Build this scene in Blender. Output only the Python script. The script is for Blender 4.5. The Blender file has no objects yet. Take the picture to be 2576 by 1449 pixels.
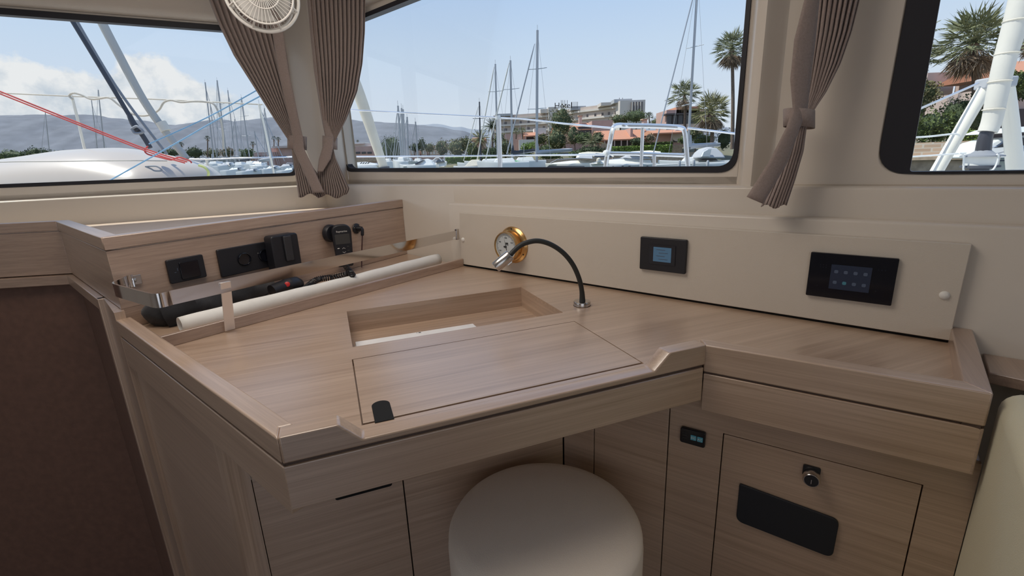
import bpy, bmesh, math, random
from mathutils import Vector, Matrix, noise as mnoise
from mathutils.geometry import tessellate_polygon
random.seed(7)
SC = bpy.context.scene
COL = SC.collection
W, H = 2576.0, 1449.0
# ---------------------------------------------------------------- camera
FPX = 1180.0; HOR = 405.0; ROLL = 0.0384; CAMZ = 1.11
PITCH = math.atan(((H / 2 - HOR) * math.cos(ROLL)) / FPX)
_f = Vector((0, math.cos(PITCH), -math.sin(PITCH)))
_u0 = Vector((0, math.sin(PITCH), math.cos(PITCH)))
_r0 = Vector((1, 0, 0))
_c, _s = math.cos(ROLL), math.sin(ROLL)
_r = _c * _r0 - _s * _u0
_u = _s * _r0 + _c * _u0
CAM = Vector((0, 0, CAMZ))
cd = bpy.data.cameras.new('camera'); cam = bpy.data.objects.new('camera', cd); COL.objects.link(cam)
cd.sensor_fit = 'HORIZONTAL'; cd.sensor_width = 36.0; cd.lens = 36.0 * FPX / W
cd.clip_start = 0.02; cd.clip_end = 9000
cam.matrix_world = Matrix(((_r.x, _u.x, -_f.x, 0), (_r.y, _u.y, -_f.y, 0), (_r.z, _u.z, -_f.z, CAMZ), (0, 0, 0, 1)))
SC.camera = cam
SC.view_settings.view_transform = 'Standard'
SC.view_settings.look = 'None'
SC.view_settings.exposure = EXPOSURE = 0.0
SC.view_settings.gamma = 1.0
SC.view_settings.use_curve_mapping = False

# ---------------------------------------------------------------- sun
sl = bpy.data.lights.new('sun', 'SUN'); sl.energy = 4.8; sl.angle = 0.01; sl.color = (1.0, 0.95, 0.87)
so = bpy.data.objects.new('sun', sl); COL.objects.link(so)
_sd = Vector((-0.47, 0.04, 0.86)).normalized()     # towards the sun
so.rotation_euler = _sd.to_track_quat('Z', 'Y').to_euler()

# added fill lamp, out of view, standing in for daylight from the cockpit doors
al = bpy.data.lights.new('aft_fill_lamp', 'AREA'); al.shape = 'RECTANGLE'; al.size = 2.2; al.size_y = 0.9; al.energy = 1.5; al.color = (1.0, 0.93, 0.86)
ao = bpy.data.objects.new('aft_fill_lamp', al); COL.objects.link(ao); ao.location = (-.1, -2.55, 1.5); ao.rotation_euler = (math.radians(90), 0, 0)

# added fill lamp under the solid ceiling; no roof hatch is built
hl_ = bpy.data.lights.new('overhead_fill_lamp', 'AREA'); hl_.shape = 'RECTANGLE'; hl_.size = 0.9; hl_.size_y = 0.7; hl_.energy = 10.5; hl_.color = (1.0, 0.91, 0.82)
ho = bpy.data.objects.new('overhead_fill_lamp', hl_); COL.objects.link(ho); ho.location = (-.60, .85, 1.93)

# ---------------------------------------------------------------- sky with cumulus
wd = bpy.data.worlds.new('sky'); SC.world = wd; wd.use_nodes = True
nt = wd.node_tree; nt.nodes.clear(); N = nt.nodes.new; Lk = nt.links.new
def wm(op, a, b=None, c=None, clamp=False):
    n = N('ShaderNodeMath'); n.operation = op; n.use_clamp = clamp
    for i, v in enumerate((a, b, c)):
        if v is None: continue
        if isinstance(v, (int, float)): n.inputs[i].default_value = v
        else: Lk(v, n.inputs[i])
    return n.outputs[0]
tc = N('ShaderNodeTexCoord'); sx = N('ShaderNodeSeparateXYZ'); Lk(tc.outputs['Generated'], sx.inputs[0])
X, Y, Z = sx.outputs
hd = wm('SQRT', wm('ADD', wm('MULTIPLY', X, X), wm('MULTIPLY', Y, Y)))
el = wm('DIVIDE', Z, wm('MAXIMUM', hd, 0.02))          # tan(elevation)
az = wm('ARCTAN2', X, Y)                               # azimuth to the right of the view
gr = N('ShaderNodeValToRGB'); Lk(wm('MAXIMUM', Z, 0.0), gr.inputs[0])
cr = gr.color_ramp
cr.elements[0].position = 0.0; cr.elements[0].color = (0.76, 0.80, 0.87, 1)
cr.elements[1].position = 1.0; cr.elements[1].color = (0.16, 0.32, 0.72, 1)
for p, c in ((0.08, (0.71, 0.76, 0.86, 1)), (0.2, (0.60, 0.71, 0.88, 1)), (0.34, (0.44, 0.60, 0.88, 1))):
    e = cr.elements.new(p); e.color = c
# top of the cloud bank as a curve over azimuth -60..+60 degrees
fc = N('ShaderNodeFloatCurve'); Lk(wm('ADD', wm('DIVIDE', az, 2.094), 0.5, clamp=True), fc.inputs['Value'])
cu = fc.mapping.curves[0]
pts = [(-60, .22), (-48, .195), (-45, .175), (-42.7, .165), (-40, .160), (-38, .15), (-36.6, .185), (-35, .195), (-33.4, .19), (-32.5, .165), (-31.2, .155), (-28.4, .135), (-25, .115), (-20, .095), (-12, .06), (-8, .07), (-5, .058), (-2, .03), (5, 0.0), (60, 0.0)]
while len(cu.points) > 2: cu.points.remove(cu.points[0])
for i, (a, v) in enumerate(pts):
    x = (math.radians(a)) / 2.094 + 0.5
    if i == 0: cu.points[0].location = (x, v * 4)
    elif i == len(pts) - 1: cu.points[-1].location = (x, v * 4)
    else: cu.points.new(x, v * 4)
fc.mapping.update()
mp = N('ShaderNodeCombineXYZ'); Lk(az, mp.inputs[0]); Lk(el, mp.inputs[1])
def wnoise(scale, det, rough=0.6):
    n = N('ShaderNodeTexNoise'); n.noise_dimensions = '3D'; Lk(mp.outputs[0], n.inputs['Vector'])
    n.inputs['Scale'].default_value = scale; n.inputs['Detail'].default_value = det; n.inputs['Roughness'].default_value = rough
    return n.outputs['Fac']
n1 = wnoise(11, 8, .62); n2 = wnoise(26, 6)
n3 = wnoise(46, 6, .6); top = wm('ADD', wm('ADD', wm('DIVIDE', fc.outputs[0], 4.0), wm('MULTIPLY', wm('SUBTRACT', n1, 0.5), 0.06)), wm('MULTIPLY', wm('SUBTRACT', n3, 0.5), 0.035))
dens = wm('MULTIPLY', wm('SUBTRACT', top, el), 85.0, clamp=True)
holes = wm('MULTIPLY', wm('SUBTRACT', wnoise(9, 5), 0.33), 9.0, clamp=True)
azm = wm('MULTIPLY', wm('ADD', wm('MULTIPLY', az, -1.0), -0.36), 8.0, clamp=True)   # solid bank to the left, scattered clouds to the right
dens = wm('MULTIPLY', dens, wm('MAXIMUM', azm, wm('MULTIPLY', wm('SUBTRACT', n2, 0.50), 9.0, clamp=True)))
dens = wm('MULTIPLY', dens, wm('ADD', wm('MULTIPLY', holes, 0.2), 0.8))
cc = N('ShaderNodeValToRGB'); Lk(wm('ADD', wm('MULTIPLY', wnoise(22, 7), 0.8), wm('MULTIPLY', el, 1.1)), cc.inputs[0])
cc.color_ramp.elements[0].position = 0.40; cc.color_ramp.elements[0].color = (0.58, 0.63, 0.71, 1)
cc.color_ramp.elements[1].position = 0.60; cc.color_ramp.elements[1].color = (0.88, 0.86, 0.87, 1)
mx = N('ShaderNodeMix'); mx.data_type = 'RGBA'; Lk(dens, mx.inputs[0]); Lk(gr.outputs[0], mx.inputs[6]); Lk(cc.outputs[0], mx.inputs[7])
bg = N('ShaderNodeBackground'); Lk(mx.outputs[2], bg.inputs[0]); bg.inputs[1].default_value = 1.0
wo = N('ShaderNodeOutputWorld'); Lk(bg.outputs[0], wo.inputs[0])

# ---------------------------------------------------------------- reading positions
def ray(x, y): return _f + _r * ((x - W / 2) / FPX) - _u * ((y - H / 2) / FPX)
def PZ(x, y, z):
    d = ray(x, y); return CAM + d * ((z - CAMZ) / d.z)
def PV(x, y, a, b):
    d = ray(x, y); n = Vector((b[1] - a[1], -(b[0] - a[0]), 0)); return CAM + d * ((Vector((a[0], a[1], 0)) - CAM).dot(n) / d.dot(n))
def PD(x, y, Y):
    d = ray(x, y); return CAM + d * (Y / d.y)
def off(a, b, o):
    d = Vector((b[0] - a[0], b[1] - a[1], 0)).normalized(); n = Vector((-d.y, d.x, 0)) * o
    return (a[0] + n.x, a[1] + n.y), (b[0] + n.x, b[1] + n.y)
def V(*a): return Vector(a)

# ---------------------------------------------------------------- materials
def srgb(r, g, b):
    f = lambda c: (c / 255 / 12.92) if c / 255 <= .04045 else ((c / 255 + .055) / 1.055) ** 2.4
    return (f(r), f(g), f(b))
def mat(name, col, rough=0.5, metal=0.0, noise=0.0, nscale=20.0, bump=0.0, bscale=200.0, emit=None, es=1.0, spec=0.5, coat=0.0, sheen=0.0, trans=0.0, stretch=None):
    m = bpy.data.materials.new(name); m.use_nodes = True; t = m.node_tree; p = t.nodes['Principled BSDF']
    p.inputs['Base Color'].default_value = (*col, 1); p.inputs['Roughness'].default_value = rough; p.inputs['Metallic'].default_value = metal
    p.inputs['Specular IOR Level'].default_value = spec; p.inputs['Coat Weight'].default_value = coat; p.inputs['Sheen Weight'].default_value = sheen
    p.inputs['Transmission Weight'].default_value = trans
    tcn = t.nodes.new('ShaderNodeTexCoord'); vec = tcn.outputs['Object']
    if stretch:
        mpn = t.nodes.new('ShaderNodeMapping'); mpn.inputs['Scale'].default_value = stretch; t.links.new(vec, mpn.inputs[0]); vec = mpn.outputs[0]
    if noise > 0:
        n = t.nodes.new('ShaderNodeTexNoise'); n.inputs['Scale'].default_value = nscale; n.inputs['Detail'].default_value = 5; t.links.new(vec, n.inputs['Vector'])
        r = t.nodes.new('ShaderNodeValToRGB'); t.links.new(n.outputs['Fac'], r.inputs[0])
        r.color_ramp.elements[0].position = .3; r.color_ramp.elements[1].position = .7
        r.color_ramp.elements[0].color = (*[c * (1 - noise) for c in col], 1); r.color_ramp.elements[1].color = (*[min(1, c * (1 + noise)) for c in col], 1)
        t.links.new(r.outputs[0], p.inputs['Base Color'])
    if bump > 0:
        n = t.nodes.new('ShaderNodeTexNoise'); n.inputs['Scale'].default_value = bscale; n.inputs['Detail'].default_value = 3; t.links.new(vec, n.inputs['Vector'])
        b = t.nodes.new('ShaderNodeBump'); b.inputs['Strength'].default_value = bump; b.inputs['Distance'].default_value = 0.002
        t.links.new(n.outputs['Fac'], b.inputs['Height']); t.links.new(b.outputs[0], p.inputs['Normal'])
    if emit: p.inputs['Emission Color'].default_value = (*emit, 1); p.inputs['Emission Strength'].default_value = es
    return m
def wood(name, deg, light, dark, rough=0.38):
    m = bpy.data.materials.new(name); m.use_nodes = True; t = m.node_tree; p = t.nodes['Principled BSDF']; nn = t.nodes.new; lk = t.links.new
    g = nn('ShaderNodeNewGeometry')
    def layer(sc, det, off_):
        mpn = nn('ShaderNodeMapping'); mpn.vector_type = 'TEXTURE'; mpn.inputs['Rotation'].default_value = (0, 0, math.radians(deg)); mpn.inputs['Scale'].default_value = tuple(1.0 / s for s in sc)
        mpn.inputs['Location'].default_value = (off_, off_ * .3, 0)
        lk(g.outputs['Position'], mpn.inputs[0]); n = nn('ShaderNodeTexNoise'); n.inputs['Scale'].default_value = 1.0; n.inputs['Detail'].default_value = det; n.inputs['Roughness'].default_value = .6
        lk(mpn.outputs[0], n.inputs['Vector']); return n.outputs['Fac']
    a = layer((2.2, 95, 150), 3, 0.0); b = layer((0.9, 22, 40), 4, 3.1); c = layer((7, 420, 520), 2, 1.7)
    def ma(op, x, y):
        n = nn('ShaderNodeMath'); n.operation = op
        for i, v in enumerate((x, y)):
            if isinstance(v, (int, float)): n.inputs[i].default_value = v
            else: lk(v, n.inputs[i])
        return n.outputs[0]
    f = ma('ADD', ma('ADD', ma('MULTIPLY', a, .5), ma('MULTIPLY', b, .2)), ma('MULTIPLY', c, .3))
    r = nn('ShaderNodeValToRGB'); lk(f, r.inputs[0]); r.color_ramp.elements[0].position = .34; r.color_ramp.elements[1].position = .62
    r.color_ramp.elements[0].color = (*dark, 1); r.color_ramp.elements[1].color = (*light, 1)
    lk(r.outputs[0], p.inputs['Base Color']); p.inputs['Roughness'].default_value = rough; p.inputs['Specular IOR Level'].default_value = 0.9; p.inputs['Coat Weight'].default_value = 1.0; p.inputs['Coat Roughness'].default_value = .34; p.inputs['Coat IOR'].default_value = 1.75
    bp = nn('ShaderNodeBump'); bp.inputs['Strength'].default_value = .12; bp.inputs['Distance'].default_value = .0006; lk(f, bp.inputs['Height']); lk(bp.outputs[0], p.inputs['Normal'])
    return m
def glassmat(name, tint, refl=0.5):
    m = bpy.data.materials.new(name); m.use_nodes = True; t = m.node_tree; t.nodes.clear(); nn = t.nodes.new
    tr = nn('ShaderNodeBsdfTransparent'); tr.inputs[0].default_value = (*tint, 1)
    gl = nn('ShaderNodeBsdfGlossy'); gl.inputs['Roughness'].default_value = .02
    fr = nn('ShaderNodeFresnel'); fr.inputs[0].default_value = 1.45
    mu = nn('ShaderNodeMath'); mu.operation = 'MULTIPLY'; mu.inputs[1].default_value = refl; t.links.new(fr.outputs[0], mu.inputs[0])
    mi = nn('ShaderNodeMixShader'); t.links.new(mu.outputs[0], mi.inputs[0]); t.links.new(tr.outputs[0], mi.inputs[1]); t.links.new(gl.outputs[0], mi.inputs[2])
    o = nn('ShaderNodeOutputMaterial'); t.links.new(mi.outputs[0], o.inputs[0]); return m

OL = (0.56, 0.40, 0.285); OD = (0.36, 0.235, 0.15)
M = {}
M['wood_a'] = wood('washed_oak_front', 21, OL, OD, .3)
M['wood_x'] = wood('washed_oak_cross', 110.5, OL, OD)
M['wood_c'] = wood('washed_oak_side', -40, OL, OD)
M['wood_r'] = wood('washed_oak_right', -33.7, OL, OD)
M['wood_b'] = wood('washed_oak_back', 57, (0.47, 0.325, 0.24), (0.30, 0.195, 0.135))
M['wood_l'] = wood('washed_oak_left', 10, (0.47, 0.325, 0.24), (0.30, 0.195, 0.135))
M['cream'] = mat('cream_gelcoat', (0.64, 0.57, 0.49), .32, noise=.02, nscale=3, coat=.15)
M['ceil'] = mat('white_ceiling', (0.78, 0.74, 0.70), .8)
M['panel'] = mat('cream_panel', (0.62, 0.55, 0.465), .5, bump=.25, bscale=900)
M['header'] = mat('cream_headliner', (0.60, 0.53, 0.46), .85, bump=.3, bscale=500)
M['dark_brown'] = mat('dark_brown_panel', (0.18, 0.098, 0.070), .6, bump=.3, bscale=600, noise=.12, nscale=40)
M['black'] = mat('matte_black_plastic', (0.012, 0.012, 0.016), .45)
M['blackgloss'] = mat('gloss_black_glass', (0.006, 0.007, 0.012), .12)
M['blackcloth'] = mat('black_fabric', (0.008, 0.008, 0.010), .9, bump=.5, bscale=600, sheen=.2)
M['rubber'] = mat('black_rubber', (0.008, 0.007, 0.012), .5)
M['chrome'] = mat('polished_steel', (0.72, 0.70, 0.69), .08, 1.0)
M['steel'] = mat('brushed_steel', (0.60, 0.57, 0.54), .22, 1.0)
M['brass'] = mat('polished_brass', (0.66, 0.40, 0.16), .25, 1.0)
M['dial'] = mat('white_dial', (0.62, 0.62, 0.62), .4)
M['ink'] = mat('black_ink', (0.02, 0.02, 0.02), .6)
M['white'] = mat('white_plastic', (0.78, 0.75, 0.70), .4)
M['paper'] = mat('white_paper', (0.80, 0.78, 0.75), .8, noise=.04, nscale=30, bump=.3, bscale=60)
M['printed'] = mat('chart_paper', (0.78, 0.76, 0.71), .8, noise=.03, nscale=30, bump=.4, bscale=40)
M['vinyl2'] = mat('stool_vinyl', (0.86, 0.76, 0.64), .6, bump=.35, bscale=700, sheen=.1)
M['vinyl'] = mat('cream_vinyl', (0.70, 0.64, 0.45), .6, bump=.35, bscale=700, sheen=.1)
M['curtain'] = mat('taupe_linen', (0.315, 0.245, 0.215), .9, noise=.1, nscale=300, bump=.5, bscale=900, sheen=.2)
M['glass'] = glassmat('window_glass', (0.96, 0.985, 0.985), .07)
M['screen_blue'] = mat('lit_blue_screen', (0.02, 0.04, 0.06), .25, emit=(0.07, 0.15, 0.24), es=.45)
M['screen_dark'] = mat('lit_dark_screen', (0.008, 0.010, 0.018), .25, emit=(0.006, 0.008, 0.014), es=1)
M['icon'] = mat('screen_icon', (0.04, 0.05, 0.07), .5, emit=(0.014, 0.018, 0.028), es=1)
M['lcd'] = mat('grey_lcd', (0.05, 0.048, 0.045), .4)
M['red'] = mat('red_plastic', (0.55, 0.02, 0.02), .4)
M['tealkey'] = mat('teal_key', (0.03, 0.09, 0.11), .4, emit=(0.02, 0.07, 0.09), es=.6)
M['hole'] = mat('black_recess', (0.004, 0.004, 0.004), .9)
def wood_v(name, light, dark):
    m = wood(name, 0, light, dark)
    for n in m.node_tree.nodes:
        if n.type == 'MAPPING': a_, b_, c__ = n.inputs['Scale'].default_value; n.inputs['Scale'].default_value = (c__, c__, a_)
    return m
M['wood_v'] = wood_v('washed_oak_post', OL, OD)
M['floor'] = wood('floor_boards', -40, (0.22, 0.15, 0.11), (0.14, 0.09, 0.07))
M['groove'] = mat('dark_groove', (0.10, 0.065, 0.05), .7)

# ---------------------------------------------------------------- mesh builder
class MB:
    def __init__(s): s.v = []; s.f = []; s.m = []; s.cur = 0
    def add(s, vs, fs):
        k = len(s.v); s.v += [Vector(x) for x in vs]; s.f += [tuple(i + k for i in f) for f in fs]; s.m += [s.cur] * len(fs); return s
    def hexa(s, b, t):          # bottom polygon, top polygon (3-D points, same count)
        n = len(b); fs = [tuple(range(n - 1, -1, -1)), tuple(range(n, 2 * n))] + [(i, (i + 1) % n, n + (i + 1) % n, n + i) for i in range(n)]
        return s.add(list(b) + list(t), fs)
    def prism(s, poly, z0, z1): return s.hexa([(p[0], p[1], z0) for p in poly], [(p[0], p[1], z1) for p in poly])
    def box(s, c, sz, ang=0.0, ux=None):
        ca, sa = math.cos(ang), math.sin(ang); c = Vector(c); h = [x / 2 for x in sz]; vs = []
        for z in (-h[2], h[2]):
            for x, y in ((-h[0], -h[1]), (h[0], -h[1]), (h[0], h[1]), (-h[0], h[1])): vs.append(c + Vector((x * ca - y * sa, x * sa + y * ca, z)))
        return s.hexa(vs[:4], vs[4:])
    def obox(s, c, ex, ey, ez):  # box from centre and three half-vectors
        c = Vector(c); ex, ey, ez = Vector(ex), Vector(ey), Vector(ez)
        q = [(-1, -1), (1, -1), (1, 1), (-1, 1)]
        return s.hexa([c + ex * a + ey * b - ez for a, b in q], [c + ex * a + ey * b + ez for a, b in q])
    def wallbox(s, a, b, z0, z1, th):   # vertical board between two plan points, thickness to the left of a->b
        d = Vector((b[0] - a[0], b[1] - a[1])).normalized(); n = Vector((-d.y, d.x)) * th
        return s.prism([(a[0], a[1]), (b[0], b[1]), (b[0] + n.x, b[1] + n.y), (a[0] + n.x, a[1] + n.y)], z0, z1)
    def tube(s, path, r, seg=10, cap=True, closed=False):
        path = [Vector(p) for p in path]; n = len(path); rr = r if isinstance(r, (list, tuple)) else [r] * n
        ref = None; rings = []
        for i, p in enumerate(path):
            if closed: t = path[(i + 1) % n] - path[i - 1]
            else: t = path[min(i + 1, n - 1)] - path[max(i - 1, 0)]
            t.normalize()
            if ref is None: ref = Vector((0, 0, 1)) if abs(t.z) < .9 else Vector((1, 0, 0))
            u = (ref - t * ref.dot(t)).normalized(); ref = u; w = t.cross(u)
            rings.append([p + (u * math.cos(2 * math.pi * k / seg) + w * math.sin(2 * math.pi * k / seg)) * rr[i] for k in range(seg)])
        vs = [v for rg in rings for v in rg]; fs = []
        for i in range(n if closed else n - 1):
            j = (i + 1) % n
            for k in range(seg):
                k2 = (k + 1) % seg; fs.append((i * seg + k, i * seg + k2, j * seg + k2, j * seg + k))
        if cap and not closed: fs.append(tuple(range(seg - 1, -1, -1))); fs.append(tuple((n - 1) * seg + k for k in range(seg)))
        return s.add(vs, fs)
    def lathe(s, prof, c, axis=(0, 0, 1), seg=32):    # prof: list of (radius, height along axis)
        c = Vector(c); ax = Vector(axis).normalized(); ref = Vector((0, 0, 1)) if abs(ax.z) < .9 else Vector((1, 0, 0))
        u = (ref - ax * ref.dot(ax)).normalized(); w = ax.cross(u); vs = []; fs = []
        for r, h in prof:
            r = max(r, 1e-5)
            for k in range(seg):
                a = 2 * math.pi * k / seg; vs.append(c + ax * h + (u * math.cos(a) + w * math.sin(a)) * r)
        for i in range(len(prof) - 1):
            for k in range(seg):
                k2 = (k + 1) % seg; fs.append((i * seg + k, i * seg + k2, (i + 1) * seg + k2, (i + 1) * seg + k))
        return s.add(vs, fs)
    def grid(s, rows, close=False):
        n = len(rows[0]); vs = [v for r in rows for v in r]; fs = []
        for i in range(len(rows) - 1):
            for k in range(n if close else n - 1): k2 = (k + 1) % n; fs.append((i * n + k, i * n + k2, (i + 1) * n + k2, (i + 1) * n + k))
        return s.add(vs, fs)
    def holed(s, outer, holes, th):   # planar 3-D outline with holes, thickness vector th
        th = Vector(th); loops = [[Vector(p) for p in outer]] + [[Vector(p) for p in h] for h in holes]
        flat = [p for l in loops for p in l]; tris = tessellate_polygon(loops); k = len(flat)
        fs = [tuple(t) for t in tris] + [tuple(i + k for i in reversed(t)) for t in tris]; o = 0
        for l in loops:
            n = len(l); fs += [(o + i, o + (i + 1) % n, k + o + (i + 1) % n, k + o + i) for i in range(n)]; o += n
        return s.add(flat + [p + th for p in flat], fs)
    def leaf(s, c, a, b): c = Vector(c); return s.add([c - a - b, c + a - b, c + a + b, c - a + b], [(0, 1, 2, 3)])
    def build(s, name, m, parent=None, smooth=False, bevel=0.0, bseg=2, angle=40, sub=0):
        me = bpy.data.meshes.new(name); o0 = Vector((0, 0, 0))
        p = parent
        while p is not None: o0 = o0 + p.location; p = p.parent
        me.from_pydata([v - o0 for v in s.v], [], s.f)
        ms = m if isinstance(m, (list, tuple)) else [m]
        for x in ms: me.materials.append(M[x] if isinstance(x, str) else x)
        bm = bmesh.new(); bm.from_mesh(me); bmesh.ops.recalc_face_normals(bm, faces=bm.faces); bm.to_mesh(me); bm.free()
        if len(ms) > 1:
            for i, pl in enumerate(me.polygons): pl.material_index = s.m[i]
        ob = bpy.data.objects.new(name, me); COL.objects.link(ob)
        if parent is not None: ob.parent = parent
        if bevel > 0:
            md = ob.modifiers.new('bevel', 'BEVEL'); md.width = bevel; md.segments = bseg; md.limit_method = 'ANGLE'; md.angle_limit = math.radians(angle); md.harden_normals = False
        if sub: md = ob.modifiers.new('sub', 'SUBSURF'); md.levels = sub; md.render_levels = sub
        if smooth or bevel > 0:
            for pl in me.polygons: pl.use_smooth = True
            if not sub: me.set_sharp_from_angle(angle=math.radians(45))
        return ob
def root(name, loc, label, cat, group=None):
    o = bpy.data.objects.new(name, None); COL.objects.link(o); o.location = loc; o.empty_display_size = .05; o['label'] = label; o['category'] = cat
    if group: o['group'] = group
    return o
def tag(o, label, cat, group=None, kind=None):
    o['label'] = label; o['category'] = cat
    if group: o['group'] = group
    if kind: o['kind'] = kind
    return o
def struct(o, label=None):
    o['kind'] = 'structure'
    if label: o['label'] = label
    return o
def text(name, body, c, ux, uy, size, m, parent, depth=.0004):   # flat letters in the plane of ux, uy
    cu = bpy.data.curves.new(name, 'FONT'); cu.body = body; cu.size = size; cu.extrude = depth; cu.align_x = 'CENTER'; cu.align_y = 'CENTER'; cu.resolution_u = 2
    tmp = bpy.data.objects.new(name + '_t', cu); COL.objects.link(tmp)
    me = bpy.data.meshes.new_from_object(tmp.evaluated_get(bpy.context.evaluated_depsgraph_get())); COL.objects.unlink(tmp); bpy.data.objects.remove(tmp)
    ux = Vector(ux).normalized(); uy = Vector(uy).normalized(); uz = ux.cross(uy); o0 = Vector((0, 0, 0)); p = parent
    while p is not None: o0 = o0 + p.location; p = p.parent
    c = Vector(c)
    for v in me.vertices: v.co = c + ux * v.co.x + uy * v.co.y + uz * v.co.z - o0
    me.materials.clear(); me.materials.append(M[m]); me.name = name
    o = bpy.data.objects.new(name, me); COL.objects.link(o); o.parent = parent; return o
def smooth_path(pts, n=8):
    pts = [Vector(p) for p in pts]; out = []
    for i in range(len(pts) - 1):
        p0 = pts[max(i - 1, 0)]; p1 = pts[i]; p2 = pts[i + 1]; p3 = pts[min(i + 2, len(pts) - 1)]
        for k in range(n):
            t = k / n; out.append(.5 * ((2 * p1) + (p2 - p0) * t + (2 * p0 - 5 * p1 + 4 * p2 - p3) * t * t + (3 * p1 - p0 - 3 * p2 + p3) * t ** 3))
    out.append(pts[-1]); return out
def rrect(w, h, r, seg=6):
    r = min(r, w / 2 - 1e-4, h / 2 - 1e-4); out = []
    for cx, cy, a0 in ((w / 2 - r, -h / 2 + r, -90), (w / 2 - r, h / 2 - r, 0), (-w / 2 + r, h / 2 - r, 90), (-w / 2 + r, -h / 2 + r, 180)):
        for k in range(seg + 1): a = math.radians(a0 + 90 * k / seg); out.append((cx + r * math.cos(a), cy + r * math.sin(a)))
    return out
# ---------------------------------------------------------------- vertical planes
class Pl:
    def __init__(s, a, b, o=0.0):
        a, b = off(a, b, o); s.a = Vector((a[0], a[1], 0)); s.b = Vector((b[0], b[1], 0)); s.d = (s.b - s.a).normalized(); s.n = Vector((-s.d.y, s.d.x, 0))   # n points away from the room
    def P(s, u, z, o=0.0): return s.a + s.d * u + s.n * o + Vector((0, 0, z))
    def uz(s, x, y): p = PV(x, y, s.a, s.b); return ((p - s.a).dot(s.d), p.z)
    def meet(s, o):
        den = s.d.x * o.d.y - s.d.y * o.d.x; w = o.a - s.a; return (w.x * o.d.y - w.y * o.d.x) / den
    def poly(s, pts, o=0.0): return [s.P(u, z, o) for u, z in pts]
    def rect(s, px):      # mean rectangle of four corners given tl, tr, br, bl
        q = [s.uz(*p) for p in px]; u0 = (q[0][0] + q[3][0]) / 2; u1 = (q[1][0] + q[2][0]) / 2; z0 = (q[2][1] + q[3][1]) / 2; z1 = (q[0][1] + q[1][1]) / 2
        return (u0 + u1) / 2, (z0 + z1) / 2, u1 - u0, z1 - z0
    def slab(s, mb, uc, zc, w, h, o0, o1, r=.003, seg=4):
        q = rrect(w, h, r, seg); return mb.hexa([s.P(uc + a, zc + b, o0) for a, b in q], [s.P(uc + a, zc + b, o1) for a, b in q])
def roundpoly(pts, rs, seg=8):
    out = []; n = len(pts)
    for i in range(n):
        p = Vector(pts[i]); a = Vector(pts[i - 1]); b = Vector(pts[(i + 1) % n]); r = rs[i] if isinstance(rs, (list, tuple)) else rs
        if r <= 0: out.append(tuple(p)); continue
        da = (a - p).normalized(); db = (b - p).normalized()
        for k in range(seg + 1):
            t = k / seg; q0 = p + da * r * (1 - t); q1 = p + db * r * t; out.append(tuple(q0 * (1 - t) + q1 * t))
    return out
ZT = .75; ZF = .78
PA = PZ(1160, 668, ZT); PB = PZ(2388, 865, ZT)          # foot of the instrument panel
D0 = Pl(PA, PB); D1 = Pl(PA, PB, .015); D2 = Pl(PA, PB, .045); D3 = Pl(PA, PB, .10); D4 = Pl(PA, PB, .16)
L0p = PZ(213, 565, .925); L2p = PZ(765, 525, .925)
L0 = Pl(L0p, L2p); L1 = Pl(L0p, L2p, .06); L4 = Pl(L0p, L2p, .12)
ZL1 = 1.033; ZL2 = .970; ZC = 1.98; ZW = 1.715
UR = 3.6; UL = -1.9; ZB = .55
# ---- right-hand wall: lower board, two small ledges, window wall
u2 = D1.uz(1128, 512)[0]
cu0 = D2.meet(L0); 
def strip(mb, prof, ua, ub):      # prof: list of (plane, z); makes a continuous sheet between two plan positions
    mb.grid([[p.P(ua(p), z), p.P(ub(p), z)] for p, z in prof])
w = MB()
r = .006
prof = [(D1, 0.0), (D1, ZL2 - r), (Pl(PA, PB, .017), ZL2 - r * .3), (Pl(PA, PB, .021), ZL2), (D2, ZL2 + .001), (D2, ZL1 - r), (Pl(PA, PB, .047), ZL1 - r * .3), (Pl(PA, PB, .051), ZL1), (D3, ZL1 + .002), (D3, ZL1 + .02)]
strip(w, prof, lambda p: u2, lambda p: UR)
prof = [(D2, 0.0), (D2, ZL1 - r), (Pl(PA, PB, .047), ZL1 - r * .3), (Pl(PA, PB, .051), ZL1), (D3, ZL1 + .002), (D3, ZL1 + .02)]
strip(w, prof, lambda p: p.meet(L0) if p is D2 else p.meet(L1) if p is D3 else p.meet(L0), lambda p: u2 + (0 if p is D2 else 0))
w.add([D1.P(u2, 0), D2.P(u2, 0), D2.P(u2, ZL2), D1.P(u2, ZL2 - r)], [(0, 1, 2, 3)])
o = w.build('wall_right', 'cream', smooth=True); struct(o)
# window openings of the right-hand wall
ua, za = D3.uz(868, 434); ub, zb = D3.uz(1853, 434)
za += .004; W2 = roundpoly([(ua, za), (ub, zb), (ub, ZW - .005), (ua, ZW - .01)], [.06, .045, .05, .05])
uc, zc = D3.uz(2204, 437); W3 = roundpoly([(uc, zc), (uc + 1.9, zc), (uc + 1.9, ZW), (uc + .012, ZW)], [.055, .05, .05, .06])
uR = D3.uz(1868, 300)[0]; uR2 = D3.uz(1893, 300)[0]; uR3 = D3.uz(1925, 300)[0]
# pillar ring between the front window and the side windows
uP = D3.uz(858, 300)[0]
w = MB(); w.holed(D3.poly([(uP, ZL1), (uR, ZL1), (uR, ZC), (uP, ZC)]), [D3.poly(W2)], D3.n * .05)
struct(w.build('wall_front', 'cream', bevel=.004))
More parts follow.
